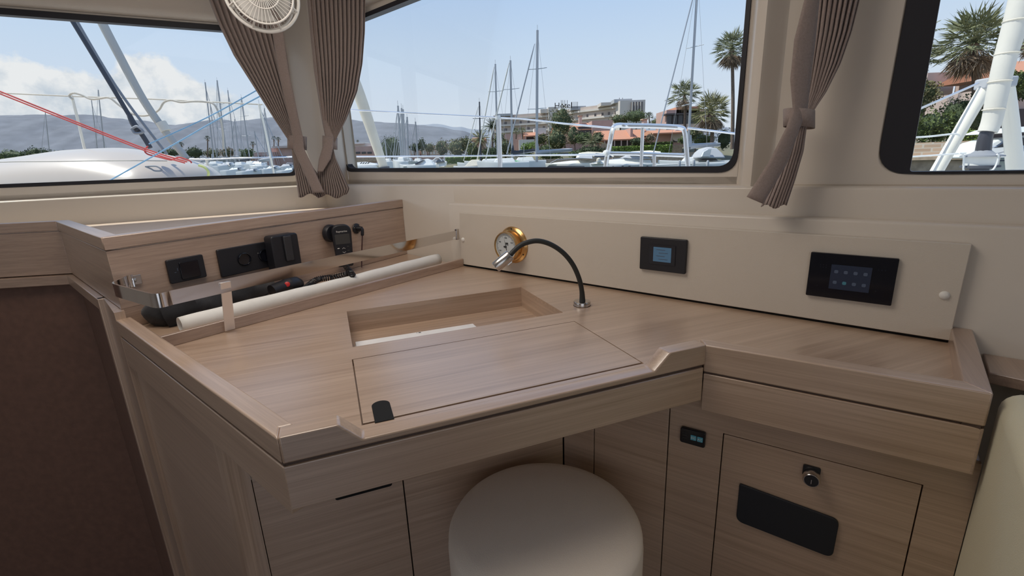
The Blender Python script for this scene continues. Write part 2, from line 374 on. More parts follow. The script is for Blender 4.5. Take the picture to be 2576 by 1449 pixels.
# stepped pillar right of the window
w = MB(); rows = []
for o_, uu in ((.10, uR), (.094, uR + .006), (.066, uR2 - .004), (.058, uR2 + .002), (.052, uR3 - .006), (.056, uR3), (.078, uR3 + .022), (.082, uR3 + .03)):
    rows.append([D0.P(uu, ZL1, o_), D0.P(uu, ZC, o_)])
w.grid(rows); w.grid([[rows[0][0], D0.P(uR, ZL1, .16)], [rows[-1][0], D0.P(uR3 + .03, ZL1, .16)]])
struct(w.build('trim_1', 'cream', smooth=True))
D35 = Pl(PA, PB, .082)
uS = uR3 + .012
w = MB(); w.holed(D35.poly([(uS, ZL1), (UR, ZL1), (UR, ZC), (uS, ZC)]), [D35.poly(W3)], D35.n * .06)
struct(w.build('wall_side', 'cream', bevel=.004))
# ---- left-hand front wall
w = MB(); q = .006
Lq = Pl(L0p, L2p, .002); Lr = Pl(L0p, L2p, .007)
prof = [(L0, -1.3), (L0, ZL1 - q), (Lq, ZL1 - q * .3), (Lr, ZL1), (L1, ZL1 + .002), (L1, ZL1 + .02)]
w.grid([[p.P(UL, z), p.P(p.meet(D3 if p is L1 else D2), z)] for p, z in prof])
struct(w.build('wall_left', 'cream', smooth=True))
u1, z1 = L1.uz(750, 441); uu, z1b = L1.uz(0, 470)
W1 = roundpoly([(UL + .25, z1b), (u1, z1), (u1 + .01, ZW + .004), (UL + .25, ZW + .004)], [.05, .03, .05, .05])
uPL = u1 + .012
w = MB(); w.holed(L1.poly([(UL, ZL1), (uPL, ZL1), (uPL, ZC), (UL, ZC)]), [L1.poly(W1)], L1.n * .05)
struct(w.build('wall_forward', 'cream', bevel=.004))
# rounded corner pillar between the two windows
w = MB(); A = L1.P(uPL, 0); B = D3.P(uP, 0); bul = [(A, 0)]
mid = PD(800, 200, 2.10); mid.z = 0
c1 = PV(722, 200, (A.x - .5, A.y - .13), (A.x + .5, A.y + .0)); rows = []
pp = [A, A + V(.018, -.05, 0), A + V(.035, -.062, 0), A + V(.055, -.066, 0), B + V(-.075, -.075, 0), B + V(-.045, -.07, 0), B + V(-.02, -.04, 0), B]
for p_ in smooth_path(pp, 4): rows.append([p_ + V(0, 0, ZL1), p_ + V(0, 0, ZC)])
w.grid(rows)
cen = (A + B) / 2 + V(0, .12, ZL1); w.add([r_[0] for r_ in rows] + [cen], [(i, i + 1, len(rows)) for i in range(len(rows) - 1)])
struct(w.build('trim_2', 'cream', smooth=True))
# headliner strip over the windows and the ceiling
w = MB()
for pl, u0, u1_ in ((L0, UL, L0.meet(D2)), (D2, D2.meet(L0), UR)):
    hz = ZW + .012
    w.grid([[pl.P(u0, hz, .055), pl.P(u1_, hz, .055)], [pl.P(u0, hz + .004, .02), pl.P(u1_, hz + .004, .02)], [pl.P(u0, hz + .02, .0), pl.P(u1_, hz + .02, .0)], [pl.P(u0, ZC, -.10), pl.P(u1_, ZC, -.10)]])
struct(w.build('trim_3', 'header', smooth=True))
cl = [L0.P(UL, 0, .12), L0.P(L0.meet(D0) , 0, .12), D0.P(UR, 0, .3)]
room = [(-3.2, .3), (-3.2, -2.6), (2.9, -2.6)]
w = MB(); w.prism([(p.x, p.y) for p in cl] + [(2.95, -2.6), (-3.2, -2.6)], ZC, ZC + .06); struct(w.build('ceiling', 'ceil'))
w = MB(); w.prism([(-1.0, 1.2), (-.42, .62), (-.42, -2.6), (2.95, -2.6), (cl[2].x, cl[2].y), (cl[1].x, cl[1].y)], -.06, 0); struct(w.build('floor', 'floor'))
w = MB(); w.prism([(p.x, p.y) for p in cl] + [(2.95, -2.6), (-3.2, -2.6)], -1.36, -1.3); struct(w.build('floor', 'floor'))
e = L0.P(UL, 0)
w = MB(); w.holed([V(-3.2, e.y + .6, -1.3), V(-3.2, -2.6, -1.3), V(-3.2, -2.6, ZC), V(-3.2, e.y + .6, ZC)], [[V(-3.2, .5, 1.1), V(-3.2, -2.0, 1.1), V(-3.2, -2.0, ZW), V(-3.2, .5, ZW)]], V(-.05, 0, 0)); struct(w.build('wall_port', 'cream'))
w = MB(); w.holed([V(-3.2, -2.6, -1.3), V(2.95, -2.6, -1.3), V(2.95, -2.6, ZC), V(-3.2, -2.6, ZC)], [[V(-1.2, -2.6, 0.05), V(1.2, -2.6, 0.05), V(1.2, -2.6, 1.85), V(-1.2, -2.6, 1.85)]], V(0, -.05, 0)); struct(w.build('wall_cockpit', 'cream'))
e = D3.P(UR, 0)
w = MB(); w.wallbox((e.x, e.y + .05), (2.95, -2.6), 0, ZC, -.05); struct(w.build('wall_aft', 'cream'))
# ---- glazing
def ring(pl, outer, inner, name, par, o0=-.003, o1=.03):
    m = MB(); m.holed(pl.poly(outer, o0), [pl.poly(inner, o0)], pl.n * (o1 - o0)); return m.build(name, 'rubber', par)
def window(n, pl, outl, inl):
    g = MB(); g.hexa(pl.poly(outl, .030), pl.poly(outl, .036)); ob = g.build('window_%d' % n, 'glass'); struct(ob)
    ring(pl, outl, inl, 'window_seal', ob)
    return ob
def inset(pl, pts, dl, dr, db, dt, rs):
    (a, za_), (b, zb_), (c, zc_), (d, zd_) = pts; return roundpoly([(a + dl, za_ + db), (b - dr, zb_ + db), (c - dr, zc_ - dt), (d + dl, zd_ - dt)], rs)
window(2, D3, W2, inset(D3, [(ua, za), (ub, zb), (ub, ZW - .005), (ua, ZW - .01)], .014, .010, .015, .016, [.055, .04, .04, .04]))
window(1, L1, W1, inset(L1, [(UL + .25, z1b), (u1, z1), (u1 + .01, ZW + .004), (UL + .25, ZW + .004)], .02, .014, .013, .022, [.04, .03, .04, .04]))
window(3, D35, W3, roundpoly([(uc + .053, zc + .004), (uc + 1.85, zc + .004), (uc + 1.85, ZW - .03), (uc + .053, ZW - .03)], [.006, .03, .03, .03]))

# ================================================================ instrument panel
rt = root('instrument_panel', D0.P(.65, ZT), 'long cream panel board along the back of the chart table', 'panel')
tl = D0.uz(1155, 535); tr = D0.uz(2448, 622); br = D0.uz(2388, 865)
zb_ = ZT + .006; zt_ = .938
m = MB(); q = [(0.0, zb_), (br[0], zb_), (tr[0] - .002, zt_), (tl[0], zt_ + .003)]; m.hexa(D0.poly(q), D0.poly(q, .014)); m.build('board', 'panel', rt, bevel=.0015)
m = MB(); m.hexa(D0.poly([(0, ZT), (br[0], ZT), (br[0], zb_), (0, zb_)], .006), D0.poly([(0, ZT), (br[0], ZT), (br[0], zb_), (0, zb_)], .014)); m.build('shadow_gap', 'hole', rt)
for p in ((1165, 603), (2376, 743)):
    u, z = D0.uz(*p); m = MB(); m.lathe([(0, -.005), (.005, -.0045), (.0075, -.002), (.008, 0)], D0.P(u, z), D0.n, 20); m.build('screw_cap', 'white', rt, smooth=True)
# small display
rt = root('control_display', D0.P(*D0.uz(1671, 640)), 'small square black display with a lit blue screen on the cream panel', 'display')
uc_, zc_, w_, h_ = D0.rect([(1616, 594), (1731, 603), (1727, 686), (1611, 677)])
m = MB(); D0.slab(m, uc_, zc_, w_, h_, -.009, 0, .003); m.build('bezel', 'black', rt, bevel=.0015)
uc_, zc_, w_, h_ = D0.rect([(1638, 612), (1704, 618), (1701, 668), (1635, 661)])
m = MB(); D0.slab(m, uc_, zc_, w_, h_, -.0105, -.008, .001); m.build('screen_surround', 'blackgloss', rt)
uc_, zc_, w_, h_ = D0.rect([(1649, 619), (1694, 623), (1691, 659), (1647, 655)])
sc = MB(); D0.slab(sc, uc_, zc_, w_, h_, -.0115, -.010, .0005); so_ = sc.build('screen', 'screen_blue', rt)
for k in range(4):
    m = MB(); D0.slab(m, uc_ + (-.004 if k % 2 else .003), zc_ - .012 + k * .008, w_ * .5, .0015, -.0119, -.0114, .0003); m.build('readout_line', 'icon', so_)
# large display
rt = root('touch_display', D0.P(*D0.uz(2145, 698)), 'large wide glossy black touch display at the right end of the cream panel', 'display')
uc_, zc_, w_, h_ = D0.rect([(2042, 632), (2263, 650), (2243, 765), (2028, 742)])
m = MB(); D0.slab(m, uc_, zc_, w_, h_, -.008, 0, .002); m.build('bezel', 'blackgloss', rt, bevel=.001)
uc_, zc_, w_, h_ = D0.rect([(2093, 663), (2195, 672), (2187, 734), (2086, 724)])
sc = MB(); D0.slab(sc, uc_, zc_, w_, h_, -.0088, -.0078, .0005); so_ = sc.build('screen', 'screen_dark', rt)
for i in range(4):
    for j in range(2):
        m = MB(); D0.slab(m, uc_ - w_ * .36 + i * w_ * .24, zc_ + h_ * (.22 if j else -.22), w_ * .10, h_ * .13, -.0093, -.0087, .002)
        m.build('icon', 'tealkey' if (i, j) == (1, 0) else 'icon', so_)
for (x, y, n_) in ((2072, 664, 6), (2218, 678, 3), (2063, 716, 1), (2210, 731, 1)):
    u, z = D0.uz(x, y); m = MB()
    for k in range(n_): m.lathe([(.0008, -.0086), (.0008, -.0078)], D0.P(u + (k % 3) * .005 - .004, z - (k // 3) * .005), D0.n, 8)
    m.build('indicator', 'icon', rt)

# ================================================================ barometer
u, z = D0.uz(1292, 616); bc = D0.P(u, z); rt = root('barometer', bc, 'round brass ship barometer with white dial behind the lamp head', 'barometer')
ax = -D0.n
m = MB(); m.lathe([(.0, 0), (.059, 0), (.0595, .003), (.057, .006), (.052, .008), (.050, .012), (.047, .013)], bc, ax, 48); m.build('flange', 'brass', rt, smooth=True)
m = MB(); m.lathe([(.047, .006), (.0475, .03), (.049, .036), (.0465, .042), (.044, .0425), (.0435, .037), (.0, .037)], bc, ax, 48); m.build('case', 'brass', rt, smooth=True)
m = MB(); m.lathe([(.0435, .0375), (.0, .0378)], bc, ax, 40); di = m.build('dial', 'dial', rt)
e1 = D0.d; e2 = V(0, 0, 1)
m = MB()
for k in range(61):
    a = math.radians(-150 + 300 * k / 60); dr = e1 * math.sin(a) + e2 * math.cos(a); tn = e1 * math.cos(a) - e2 * math.sin(a); l = .004 if k % 5 else .007
    m.obox(bc + ax * .0383 + dr * (.039 - l / 2), dr * l / 2, tn * .00025, ax * .0002)
m.build('scale', 'ink', di)
for k, n_ in enumerate(('960', '980', '1000', '1020', '1040')):
    a = math.radians(-120 + 60 * k); dr = e1 * math.sin(a) + e2 * math.cos(a); text('numeral', n_, bc + ax * .0385 + dr * .028, e1, e2, .006, 'ink', di, .0001)
m = MB(); m.obox(bc + ax * .0385 + e2 * .011 + e1 * .0045, e1 * .005, e2 * .0025, ax * .0002); m.obox(bc + ax * .0385 + e2 * .0065 + e1 * .005, e1 * .006, e2 * .0006, ax * .0002); m.build('emblem', 'ink', di)
nd = (e2 * .97 - e1 * .22).normalized(); nt_ = nd.cross(ax)
m = MB(); m.add([bc + ax * .039 + nd * .030, bc + ax * .039 + nt_ * .0012 - nd * .012, bc + ax * .039 - nt_ * .0012 - nd * .012], [(0, 1, 2)]); m.lathe([(.0032, .038), (.0032, .0405), (0, .041)], bc, ax, 16); m.lathe([(.003, 0), (.003, .0008), (0, .0008)], bc + ax * .0385 - e1 * .006 - e2 * .0005, ax, 14); m.build('needle', 'ink', di)
m = MB(); m.lathe([(.044, .0405), (.0, .0412)], bc, ax, 40); m.build('cover_glass', 'glass', rt)
for a in (90, 215, 330):
    a = math.radians(a); m = MB(); m.lathe([(.0022, .008), (.002, .0095), (0, .0097)], bc + (e1 * math.cos(a) + e2 * math.sin(a)) * .0535, ax, 10); m.build('screw', 'ink', rt)
# ================================================================ chart table
def pt(x, y, z=ZF): p = PZ(x, y, z); return Vector((p.x, p.y, 0))
cLF = pt(290, 805); cC = pt(698, 1103); cI = pt(1775, 868); cR = pt(2500, 990); cRB = D1.P(br[0] + .028, 0); cRB.z = 0
CBR = PV(1022, 600, D2.P(0, 0), D2.P(1, 0)); CBR.z = 0          # right end of the back cabinet, on the wall
CB0 = PZ(308, 800, ZF); CB0.z = 0                          # left corner of the back cabinet
KAB = Pl(CB0, CBR)                                         # cabinet face
rt = root('chart_table', V(0, 1.1, 0), 'washed oak chart table with raised rims, a lift-up lid and an open compartment', 'table')
recPx = [(875, 783), (1317, 722), (1423, 790), (887, 873)]; rec = [pt(x, y, ZT) for x, y in recPx]
dA = (pt(1620, 914, ZT) - pt(910, 1070, ZT)).normalized(); nA = Vector((-dA.y, dA.x, 0))
l0 = pt(910, 1070, ZT); lw = (pt(1620, 914, ZT) - l0).length; lh = (pt(893, 903, ZT) - l0).length
def LQ(a, b): return l0 + dA * a + nA * b
hole2 = [LQ(0, 0), LQ(lw, 0), LQ(lw, lh), LQ(0, lh)]
r0 = LQ(0, 0) + dA * (rec[3] - l0).dot(dA) + nA * (rec[3] - l0).dot(nA); rw = (rec[2] - rec[3]).dot(dA); rh = (rec[0] - rec[3]).dot(nA)
rA = (rec[3] - l0).dot(dA); rB = (rec[3] - l0).dot(nA)
hole1 = [LQ(rA, rB), LQ(rA + rw, rB), LQ(rA + rw, rB + rh), LQ(rA, rB + rh)]
outer = [cLF, cC, cI, cR, cRB, D0.P(0, 0, .0), CBR, CB0]
zz = lambda l, z: [V(p.x, p.y, z) for p in l]
def _isc(p, d, q, e): den = d.x * e.y - d.y * e.x; w_ = q - p; t = (w_.x * e.y - w_.y * e.x) / den; return p + d * t
def _ed(a, b): d = (b - a).normalized(); return d, Vector((-d.y, d.x, 0))
_e = [_ed(cLF, cC), _ed(cC, cI), _ed(cI, cR), _ed(cR, cRB)]; _o = .012
outer = [cLF + _e[0][1] * _o, _isc(cLF + _e[0][1] * _o, _e[0][0], cC + _e[1][1] * _o, _e[1][0]), _isc(cC + _e[1][1] * _o, _e[1][0], cI + _e[2][1] * _o, _e[2][0]), _isc(cI + _e[2][1] * _o, _e[2][0], cR + _e[3][1] * _o, _e[3][0]), cRB + _e[3][1] * _o, D0.P(0, 0, .0), CBR, CB0]
m = MB(); m.holed(zz(outer, ZT), [zz(hole1, ZT), zz(hole2, ZT)], V(0, 0, -.014)); m.build('worktop', 'wood_a', rt)
# compartment under the worktop
def tray(h, dep, name, grow=0.0):
    a, b, c_, d_ = h; m = MB(); t = .006; z0 = ZT - .0135
    cen = (a + c_) / 2
    H = [p + (p - cen).normalized() * grow for p in h]
    for i in range(4):
        m.cur = i % 2; p, q_ = H[i], H[(i + 1) % 4]; dd = (q_ - p).normalized(); nn_ = Vector((dd.y, -dd.x, 0)) * t
        m.hexa([V(p.x, p.y, z0 - dep), V(q_.x, q_.y, z0 - dep), V(q_.x + nn_.x, q_.y + nn_.y, z0 - dep), V(p.x + nn_.x, p.y + nn_.y, z0 - dep)], [V(p.x, p.y, z0), V(q_.x, q_.y, z0), V(q_.x + nn_.x, q_.y + nn_.y, z0), V(p.x + nn_.x, p.y + nn_.y, z0)])
    m.cur = 0; m.hexa(zz(H, z0 - dep - t), zz(H, z0 - dep)); return m.build(name, ['wood_a', 'wood_x'], rt)
# recess and lid share one box: long box under both openings
hb = [LQ(min(0, rA) , 0), LQ(max(lw, rA + rw), 0), LQ(rA + rw, rB + rh), LQ(rA, rB + rh)]
hb = [LQ(rA, -.0), LQ(lw + .0, -.0), LQ(rA + rw, rB + rh), LQ(rA, rB + rh)]
hb = [LQ(rA, .002), LQ(rA + rw, .002), LQ(rA + rw, rB + rh), LQ(rA, rB + rh)]
tray(hb, .045, 'storage_box')
# lid
g = .0022
lid = [LQ(g, g * 2.1), LQ(lw - g, g * 2.1), LQ(lw - g, lh - g), LQ(g, lh - g)]
m = MB(); m.hexa(zz(lid, ZT - .013), zz(lid, ZT + .0003)); ld = m.build('lid', 'wood_a', rt, bevel=.0006)
mt = MB()
fcx, fcy = (pt(938, 1020, ZT) + pt(990, 1020, ZT)) / 2, 0
f0 = (pt(943, 1063, ZT) - l0).dot(dA); f1 = (pt(992, 1055, ZT) - l0).dot(dA); fh = (pt(965, 1008, ZT) - l0).dot(nA); fr_ = (f1 - f0) / 2; fm = (f0 + f1) / 2
q = [LQ(f0, -.003), LQ(f1, -.003)] + [LQ(fm + fr_ * math.cos(math.radians(t)), fh - fr_ + fr_ * math.sin(math.radians(t))) for t in range(0, 181, 12)]
mt.hexa(zz(q, ZT + .0002), zz(q, ZT + .0012)); mt.build('finger_pull', 'hole', ld)
# rims (fiddles)
def edge(a, b): d = (b - a).normalized(); return d, Vector((-d.y, d.x, 0))
FW = .030; GZ = .740
dL, nL = edge(cLF, cC); dF, nF = edge(cC, cI); dR, nR = edge(cI, cR); dS, nS = edge(cR, cRB)
def isect(p, d, q, e): den = d.x * e.y - d.y * e.x; w_ = q - p; t = (w_.x * e.y - w_.y * e.x) / den; return p + d * t
iC = isect(cLF + nL * FW, dL, cC + nF * FW, dF); iI = isect(cC + nF * FW, dF, cI + nR * FW, dR); iR = isect(cI + nR * FW, dR, cR + nS * (FW * 1.0), dS); 
cRBx = cRB; iRB = cRB + nS * FW
iLF = cLF + nL * FW
nt0 = (pt(852, 1062) - cC).dot(dF); nt1 = (pt(913, 1096, ZT) - cC).dot(dF); nt2 = (pt(1645, 935, ZT) - cC).dot(dF); nt3 = (pt(1685, 887) - cC).dot(dF)
def bar(b4, t4, z0, z1, name, mt_='wood_a', bev=.0025):
    m = MB(); m.hexa(zz(b4, z0), zz(t4, z1)); return m.build(name, mt_, rt, bevel=bev, bseg=3)
_lr = [cLF, cC, cC + nF * FW, iC, iLF]; bar(_lr, _lr, GZ + .001, ZF, 'left_rim', 'wood_c', .003)
GB = GZ + .001; Lf = (cI - cC).dot(dF) + .004
prf = [(0, GB), (Lf, GB), (Lf, ZF), (nt3, ZF), (nt2, ZT + .0006), (nt1, ZT + .0006), (nt0, ZF), (0, ZF)]
m = MB(); fr0 = [cC + dF * a + V(0, 0, b) for a, b in prf]; m.holed(fr0, [], nF * FW); m.build('front_rim', 'wood_a', rt, bevel=.0028, bseg=3)
bar([cI, cR, iR, iI], [cI, cR, iR, iI], GZ - .012, ZF, 'right_rim', 'wood_r')
bar([cR, cRB, iRB, iR], [cR, cRB, iRB, iR], GZ - .012, ZF, 'end_rim', 'wood_b')
# groove and lower band
gi = .004
def band(a, b, na, z0, z1, th, mt_, name, ins=0.0, bev=.003, e0=0, e1=0):
    d = (b - a).normalized(); p0 = a + na * ins - d * e0; p1 = b + na * ins + d * e1
    m = MB(); m.hexa(zz([p0, p1, p1 + na * th, p0 + na * th], z0), zz([p0, p1, p1 + na * th, p0 + na * th], z1)); return m.build(name, mt_, rt, bevel=bev, bseg=3)
for a, b, n_, mm, g0, b0, in ((cLF, cC, nL, 'wood_c', GZ, .664), (cC, cI, nF, 'wood_a', GZ, .670), (cI, cR, nR, 'wood_r', GZ - .012, .650), (cR, cRB, nS, 'wood_b', GZ - .012, .650)):
    band(a, b, n_, g0 - .005, g0 + .003, .02, 'groove', 'groove', ins=.004, bev=0)
    band(a, b, n_, b0, g0 - .0036, .024, mm, 'fascia', ins=.0004, bev=.0016)
# tray rim at the back, left of the panel
ta = pt(440, 870, ZT); tb = pt(1157, 672, ZT); dT, nT = edge(ta, tb); ta2 = isect(ta, dT, cLF + nL * FW, dL)
m = MB(); m.hexa(zz([ta2, tb + dT * .02, tb + dT * .02 + nT * .014, isect(ta + nT * .014, dT, cLF + nL * FW, dL)], ZT), zz([ta2, tb + dT * .02, tb + dT * .02 + nT * .014, isect(ta + nT * .014, dT, cLF + nL * FW, dL)], ZT + .027)); m.build('tray_rim', 'wood_b', rt, bevel=.0015)

# ================================================================ base cabinets below the table
# right-hand base front, parallel to the right edge
RB = Pl(cI + nR * .028, cR + nR * .028); uI = RB.meet(Pl(cC, cI))
uc0 = RB.uz(1418, 1135)[0]; kc = RB.P(uc0, 0)
FB = Pl(kc - dA, kc); 
uEnd = RB.uz(2455, 1230)[0]
rt = root('base_cabinet', RB.P(.1, 0), 'oak base cabinet under the table right side, with a flap door and lock', 'cabinet')
ZBc = .735
# front sheet with seams as separate boards
def board(pl, u0, u1, z0, z1, mt_, name, par, gap=.0012, th=.016, o=0.0, bev=.0008):
    z1 -= gap if name == 'door' else 0
    m = MB(); q = [(u0 + gap, z0), (u1 - gap, z0), (u1 - gap, z1), (u0 + gap, z1)]; m.hexa(pl.poly(q, o), pl.poly(q, o + th)); return m.build(name, mt_, par, bevel=bev)
us = [uc0, RB.uz(1494, 1150)[0], RB.uz(1682, 1090)[0], RB.uz(1820, 1080)[0], RB.uz(2320, 1235)[0], uEnd]
dz = RB.uz(1820, 1078)[1]; dz2 = RB.uz(2320, 1233)[1]; dzt = (dz + dz2) / 2
board(RB, us[0], us[1], 0, .70, 'wood_r', 'side_panel', rt); board(RB, us[1], us[2], 0, .70, 'wood_r', 'side_panel', rt)
m = MB(); m.holed(RB.poly([(us[2] + .0012, 0), (us[5], 0), (us[5], .655), (us[2] + .0012, .70)]), [RB.poly([(us[3], .06), (us[4], .06), (us[4], dzt), (us[3], dzt)])], RB.n * .016); m.build('face_frame', 'wood_r', rt)
m = MB(); q = [(us[0], 0), (us[5], 0), (us[5], .655), (us[0], .70)]; m.hexa(RB.poly(q, .0165), RB.poly(q, .02)); m.build('backing', 'hole', rt)
door = board(RB, us[3], us[4], .06, dzt, 'wood_r', 'door', rt, gap=.0018, o=-.0002)
q = [RB.uz(*p) for p in ((1861, 1214), (2112, 1306), (2094, 1400), (1852, 1306))]
m = MB(); qq = roundpoly([q[3], q[2], q[1], q[0]], [.014, .014, .012, .004]); m.hexa(RB.poly(qq, -.005), RB.poly(qq, .0)); m.build('finger_plate', mat('dark_slate_plate', (0.012, 0.014, 0.020), .55), door, bevel=.001)
u, z = RB.uz(2042, 1192)
m = MB(); RB.slab(m, u - .001, z + .006, .026, .020, -.004, 0, .003); lk_ = m.build('lock_plate', 'black', door)
m = MB(); m.lathe([(.0, -.022), (.0115, -.022), (.013, -.020), (.013, -.004), (.010, 0)], RB.P(u, z), RB.n, 28); kn = m.build('knob', 'steel', door, smooth=True)
m = MB(); m.lathe([(.0105, -.0226), (0, -.0226)], RB.P(u, z), RB.n, 24); m.build('knob_face', 'black', kn)
m = MB(); m.obox(RB.P(u, z - .001, -.0232), RB.d * .0006, V(0, 0, .004), RB.n * .0004); m.build('key_slot', 'chrome', kn)
# return on the right end (rounded end post)
m = MB(); ep = RB.P(us[5], 0); q = [RB.P(us[5] - .001, 0), RB.P(us[5] - .001, 0) + nR * .02, isect(RB.P(us[5], 0), dS, D1.a, D1.d), ]
eb = D1.P(D1.uz(2455, 880)[0] - .02, 0)
m.hexa(zz([ep, eb, eb + nS * .02, ep + nS * .02], 0), zz([ep, eb, eb + nS * .02, ep + nS * .02], .66)); m.build('end_panel', 'wood_b', rt, bevel=.004)
# rocker switch panel
u, z = RB.uz(1744, 1096); uc_, zc_, w_, h_ = RB.rect([(1715, 1068), (1779, 1088), (1773, 1124), (1712, 1105)])
ct = root('control_switch', RB.P(uc_, zc_), 'small black switch panel with two lit teal keys on the oak cabinet front', 'switch')
m = MB(); RB.slab(m, uc_, zc_, w_, h_, -.008, 0, .004); bo = m.build('housing', 'blackgloss', ct, bevel=.0015)
for k in range(2):
    m = MB(); RB.slab(m, uc_ + w_ * (.04 + .26 * k), zc_ + h_ * .02, w_ * .22, h_ * .30, -.0095, -.0078, .001); kk = m.build('key', 'tealkey', ct)
    text('legend', ('DC', 'AC')[k], RB.P(uc_ + w_ * (.04 + .26 * k), zc_ + h_ * .02, -.0098), RB.d, V(0, 0, 1), .006, 'white', kk, .0001)
for k in range(3):
    m = MB(); RB.slab(m, uc_ - w_ * .31, zc_ + h_ * (.22 - .17 * k), w_ * .17, .0012, -.0088, -.0078, .0003); m.build('marking', 'lcd', ct)
# left / front base
rt = root('knee_cabinet', V(-.2, .95, 0), 'oak base cabinet under the left side of the chart table, with a slotted door', 'cabinet')
uq1 = FB.uz(560, 1140)[0]; 
SL = Pl(cLF + nL * .012, cC + nL * .012); uSm = SL.meet(FB); uq = FB.meet(SL)
us1 = FB.uz(600, 1290)[0]; us2 = FB.uz(1014, 1210)[0]
KC0 = SL.P(uSm, 0)
# rounded corner post from side panel to front
rr = .035
m = MB(); ps = [SL.P(-.005, 0), SL.P(uSm - rr, 0)]
arc = []
for k in range(9):
    t = k / 8; a_ = SL.P(uSm - rr, 0) * (1 - t) + KC0 * t; b_ = KC0 * (1 - t) + FB.P(uq + rr, 0) * t; arc.append(a_ * (1 - t) + b_ * t)
line = ps + arc[:1]; line2 = arc + [FB.P(max(us1, uq + rr + .001), 0)]
m = MB(); m.grid([[V(p.x, p.y, z_) for p in line2] for z_ in (-.5, .668)]); m.build('corner_post', 'wood_v', rt, smooth=True)
inn_ = [line[0] + nL * .012] + [p + (nL + FB.n).normalized() * .012 for p in line[1:-1]] + [line[-1] + FB.n * .012]
m = MB(); m.grid([[V(p.x, p.y, z_) for p in line] for z_ in (-.5, .668)]); m.build('side_panel', 'wood_c', rt, smooth=True)
board(FB, max(us1, uq + rr + .001), us2, 0, .69, 'wood_a', 'door', rt)
board(FB, us2, .999, 0, .69, 'wood_a', 'back_panel', rt)
m = MB(); q = [(uq + .04, 0), (.99, 0), (.99, .69), (uq + .04, .69)]; m.hexa(FB.poly(q, .0165), FB.poly(q, .02)); m.build('backing', 'hole', rt)
q = [FB.uz(*p) for p in ((843, 1252), (850, 1258), (980, 1221), (986, 1214))]
zs = q[1][1]; m = MB(); qq = roundpoly([(q[0][0], zs), (q[3][0], zs), (q[3][0], zs + .03), (q[0][0], zs + .03)], [.006, .006, 0, 0]); m.hexa(FB.poly(qq, -.0006), FB.poly(qq, .001)); m.build('handle_slot', 'hole', rt)

# ================================================================ back cabinet with capped top
CH = Pl(V(*PZ(140, 557, .975).xy, 0), CB0)                 # slanted left part, in line with the table side
cg = CH.a.copy()
LFp = Pl(cg + V(-.9, -.10, 0), cg)                         # far-left front
rt = root('back_cabinet', V(-.8, 1.4, 0), 'oak locker with capped rail top behind the chart table, carrying the sockets and handset', 'cabinet')
KAB_L = (CBR - CB0).length
ZK0, ZK1, ZK2 = ZT, .944, .975
lin = [LFp.P(0, 0), cg, CB0, CBR]
def ribbon(line, th, z0, z1, name, mats, bev, par):
    # mitred boards along a plan line
    for i in range(len(line) - 1):
        a, b = line[i], line[i + 1]; d = (b - a).normalized(); n_ = Vector((-d.y, d.x, 0))
        def mit(j):
            if j == 0 or j == len(line) - 1: return line[j] + n_ * th
            d0 = (line[j] - line[j - 1]).normalized(); d1 = (line[j + 1] - line[j]).normalized(); n0 = Vector((-d0.y, d0.x, 0)); n1 = Vector((-d1.y, d1.x, 0)); return isect(line[j - 1] + n0 * th, d0, line[j] + n1 * th, d1)
        m = MB(); q = [a, b, mit(i + 1), mit(i)]; m.hexa(zz(q, z0), zz(q, z1)); m.build(name, mats[i], par, bevel=bev)
ribbon(lin, .035, ZK1, ZK2, 'cap_rail', ['wood_l', 'wood_c', 'wood_b'], .002, rt)
lin2 = [p for p in lin]
d_ = [edge(lin[i], lin[i + 1])[1] for i in range(3)]
l3 = [lin[0] + d_[0] * .003, isect(lin[0] + d_[0] * .003, (lin[1] - lin[0]), lin[1] + d_[1] * .003, (lin[2] - lin[1])), isect(lin[1] + d_[1] * .003, (lin[2] - lin[1]), lin[2] + d_[2] * .003, (lin[3] - lin[2])), lin[3] + d_[2] * .003]
ribbon(l3, .015, .80, ZK1 - .002, 'face', ['wood_l', 'wood_c', 'wood_b'], .001, rt)
ribbon([l3[2] + edge(l3[2], l3[3])[0] * .0, l3[3]], .015, ZT, .80, 'face', ['wood_b'], 0, rt)
m = MB(); q = [l3[1], cLF - dL * .0, l3[2]]
# deck behind the cap
wl = [L0.P(UL + .1, 0), L0.P(L0.meet(D2), 0)]
m = MB(); q = [lin[0] + d_[0] * .03, lin[1] + (d_[0] + d_[1]) * .015, lin[2] + (d_[1] + d_[2]) * .015, CBR + d_[2] * .03, D2.P(D2.meet(L0), 0), L0.P(UL + .4, 0)]
m.hexa(zz(q, .910), zz(q, .925)); m.build('top_shelf', mat('pale_oak_shelf', (.62, .50, .40), .4), rt)
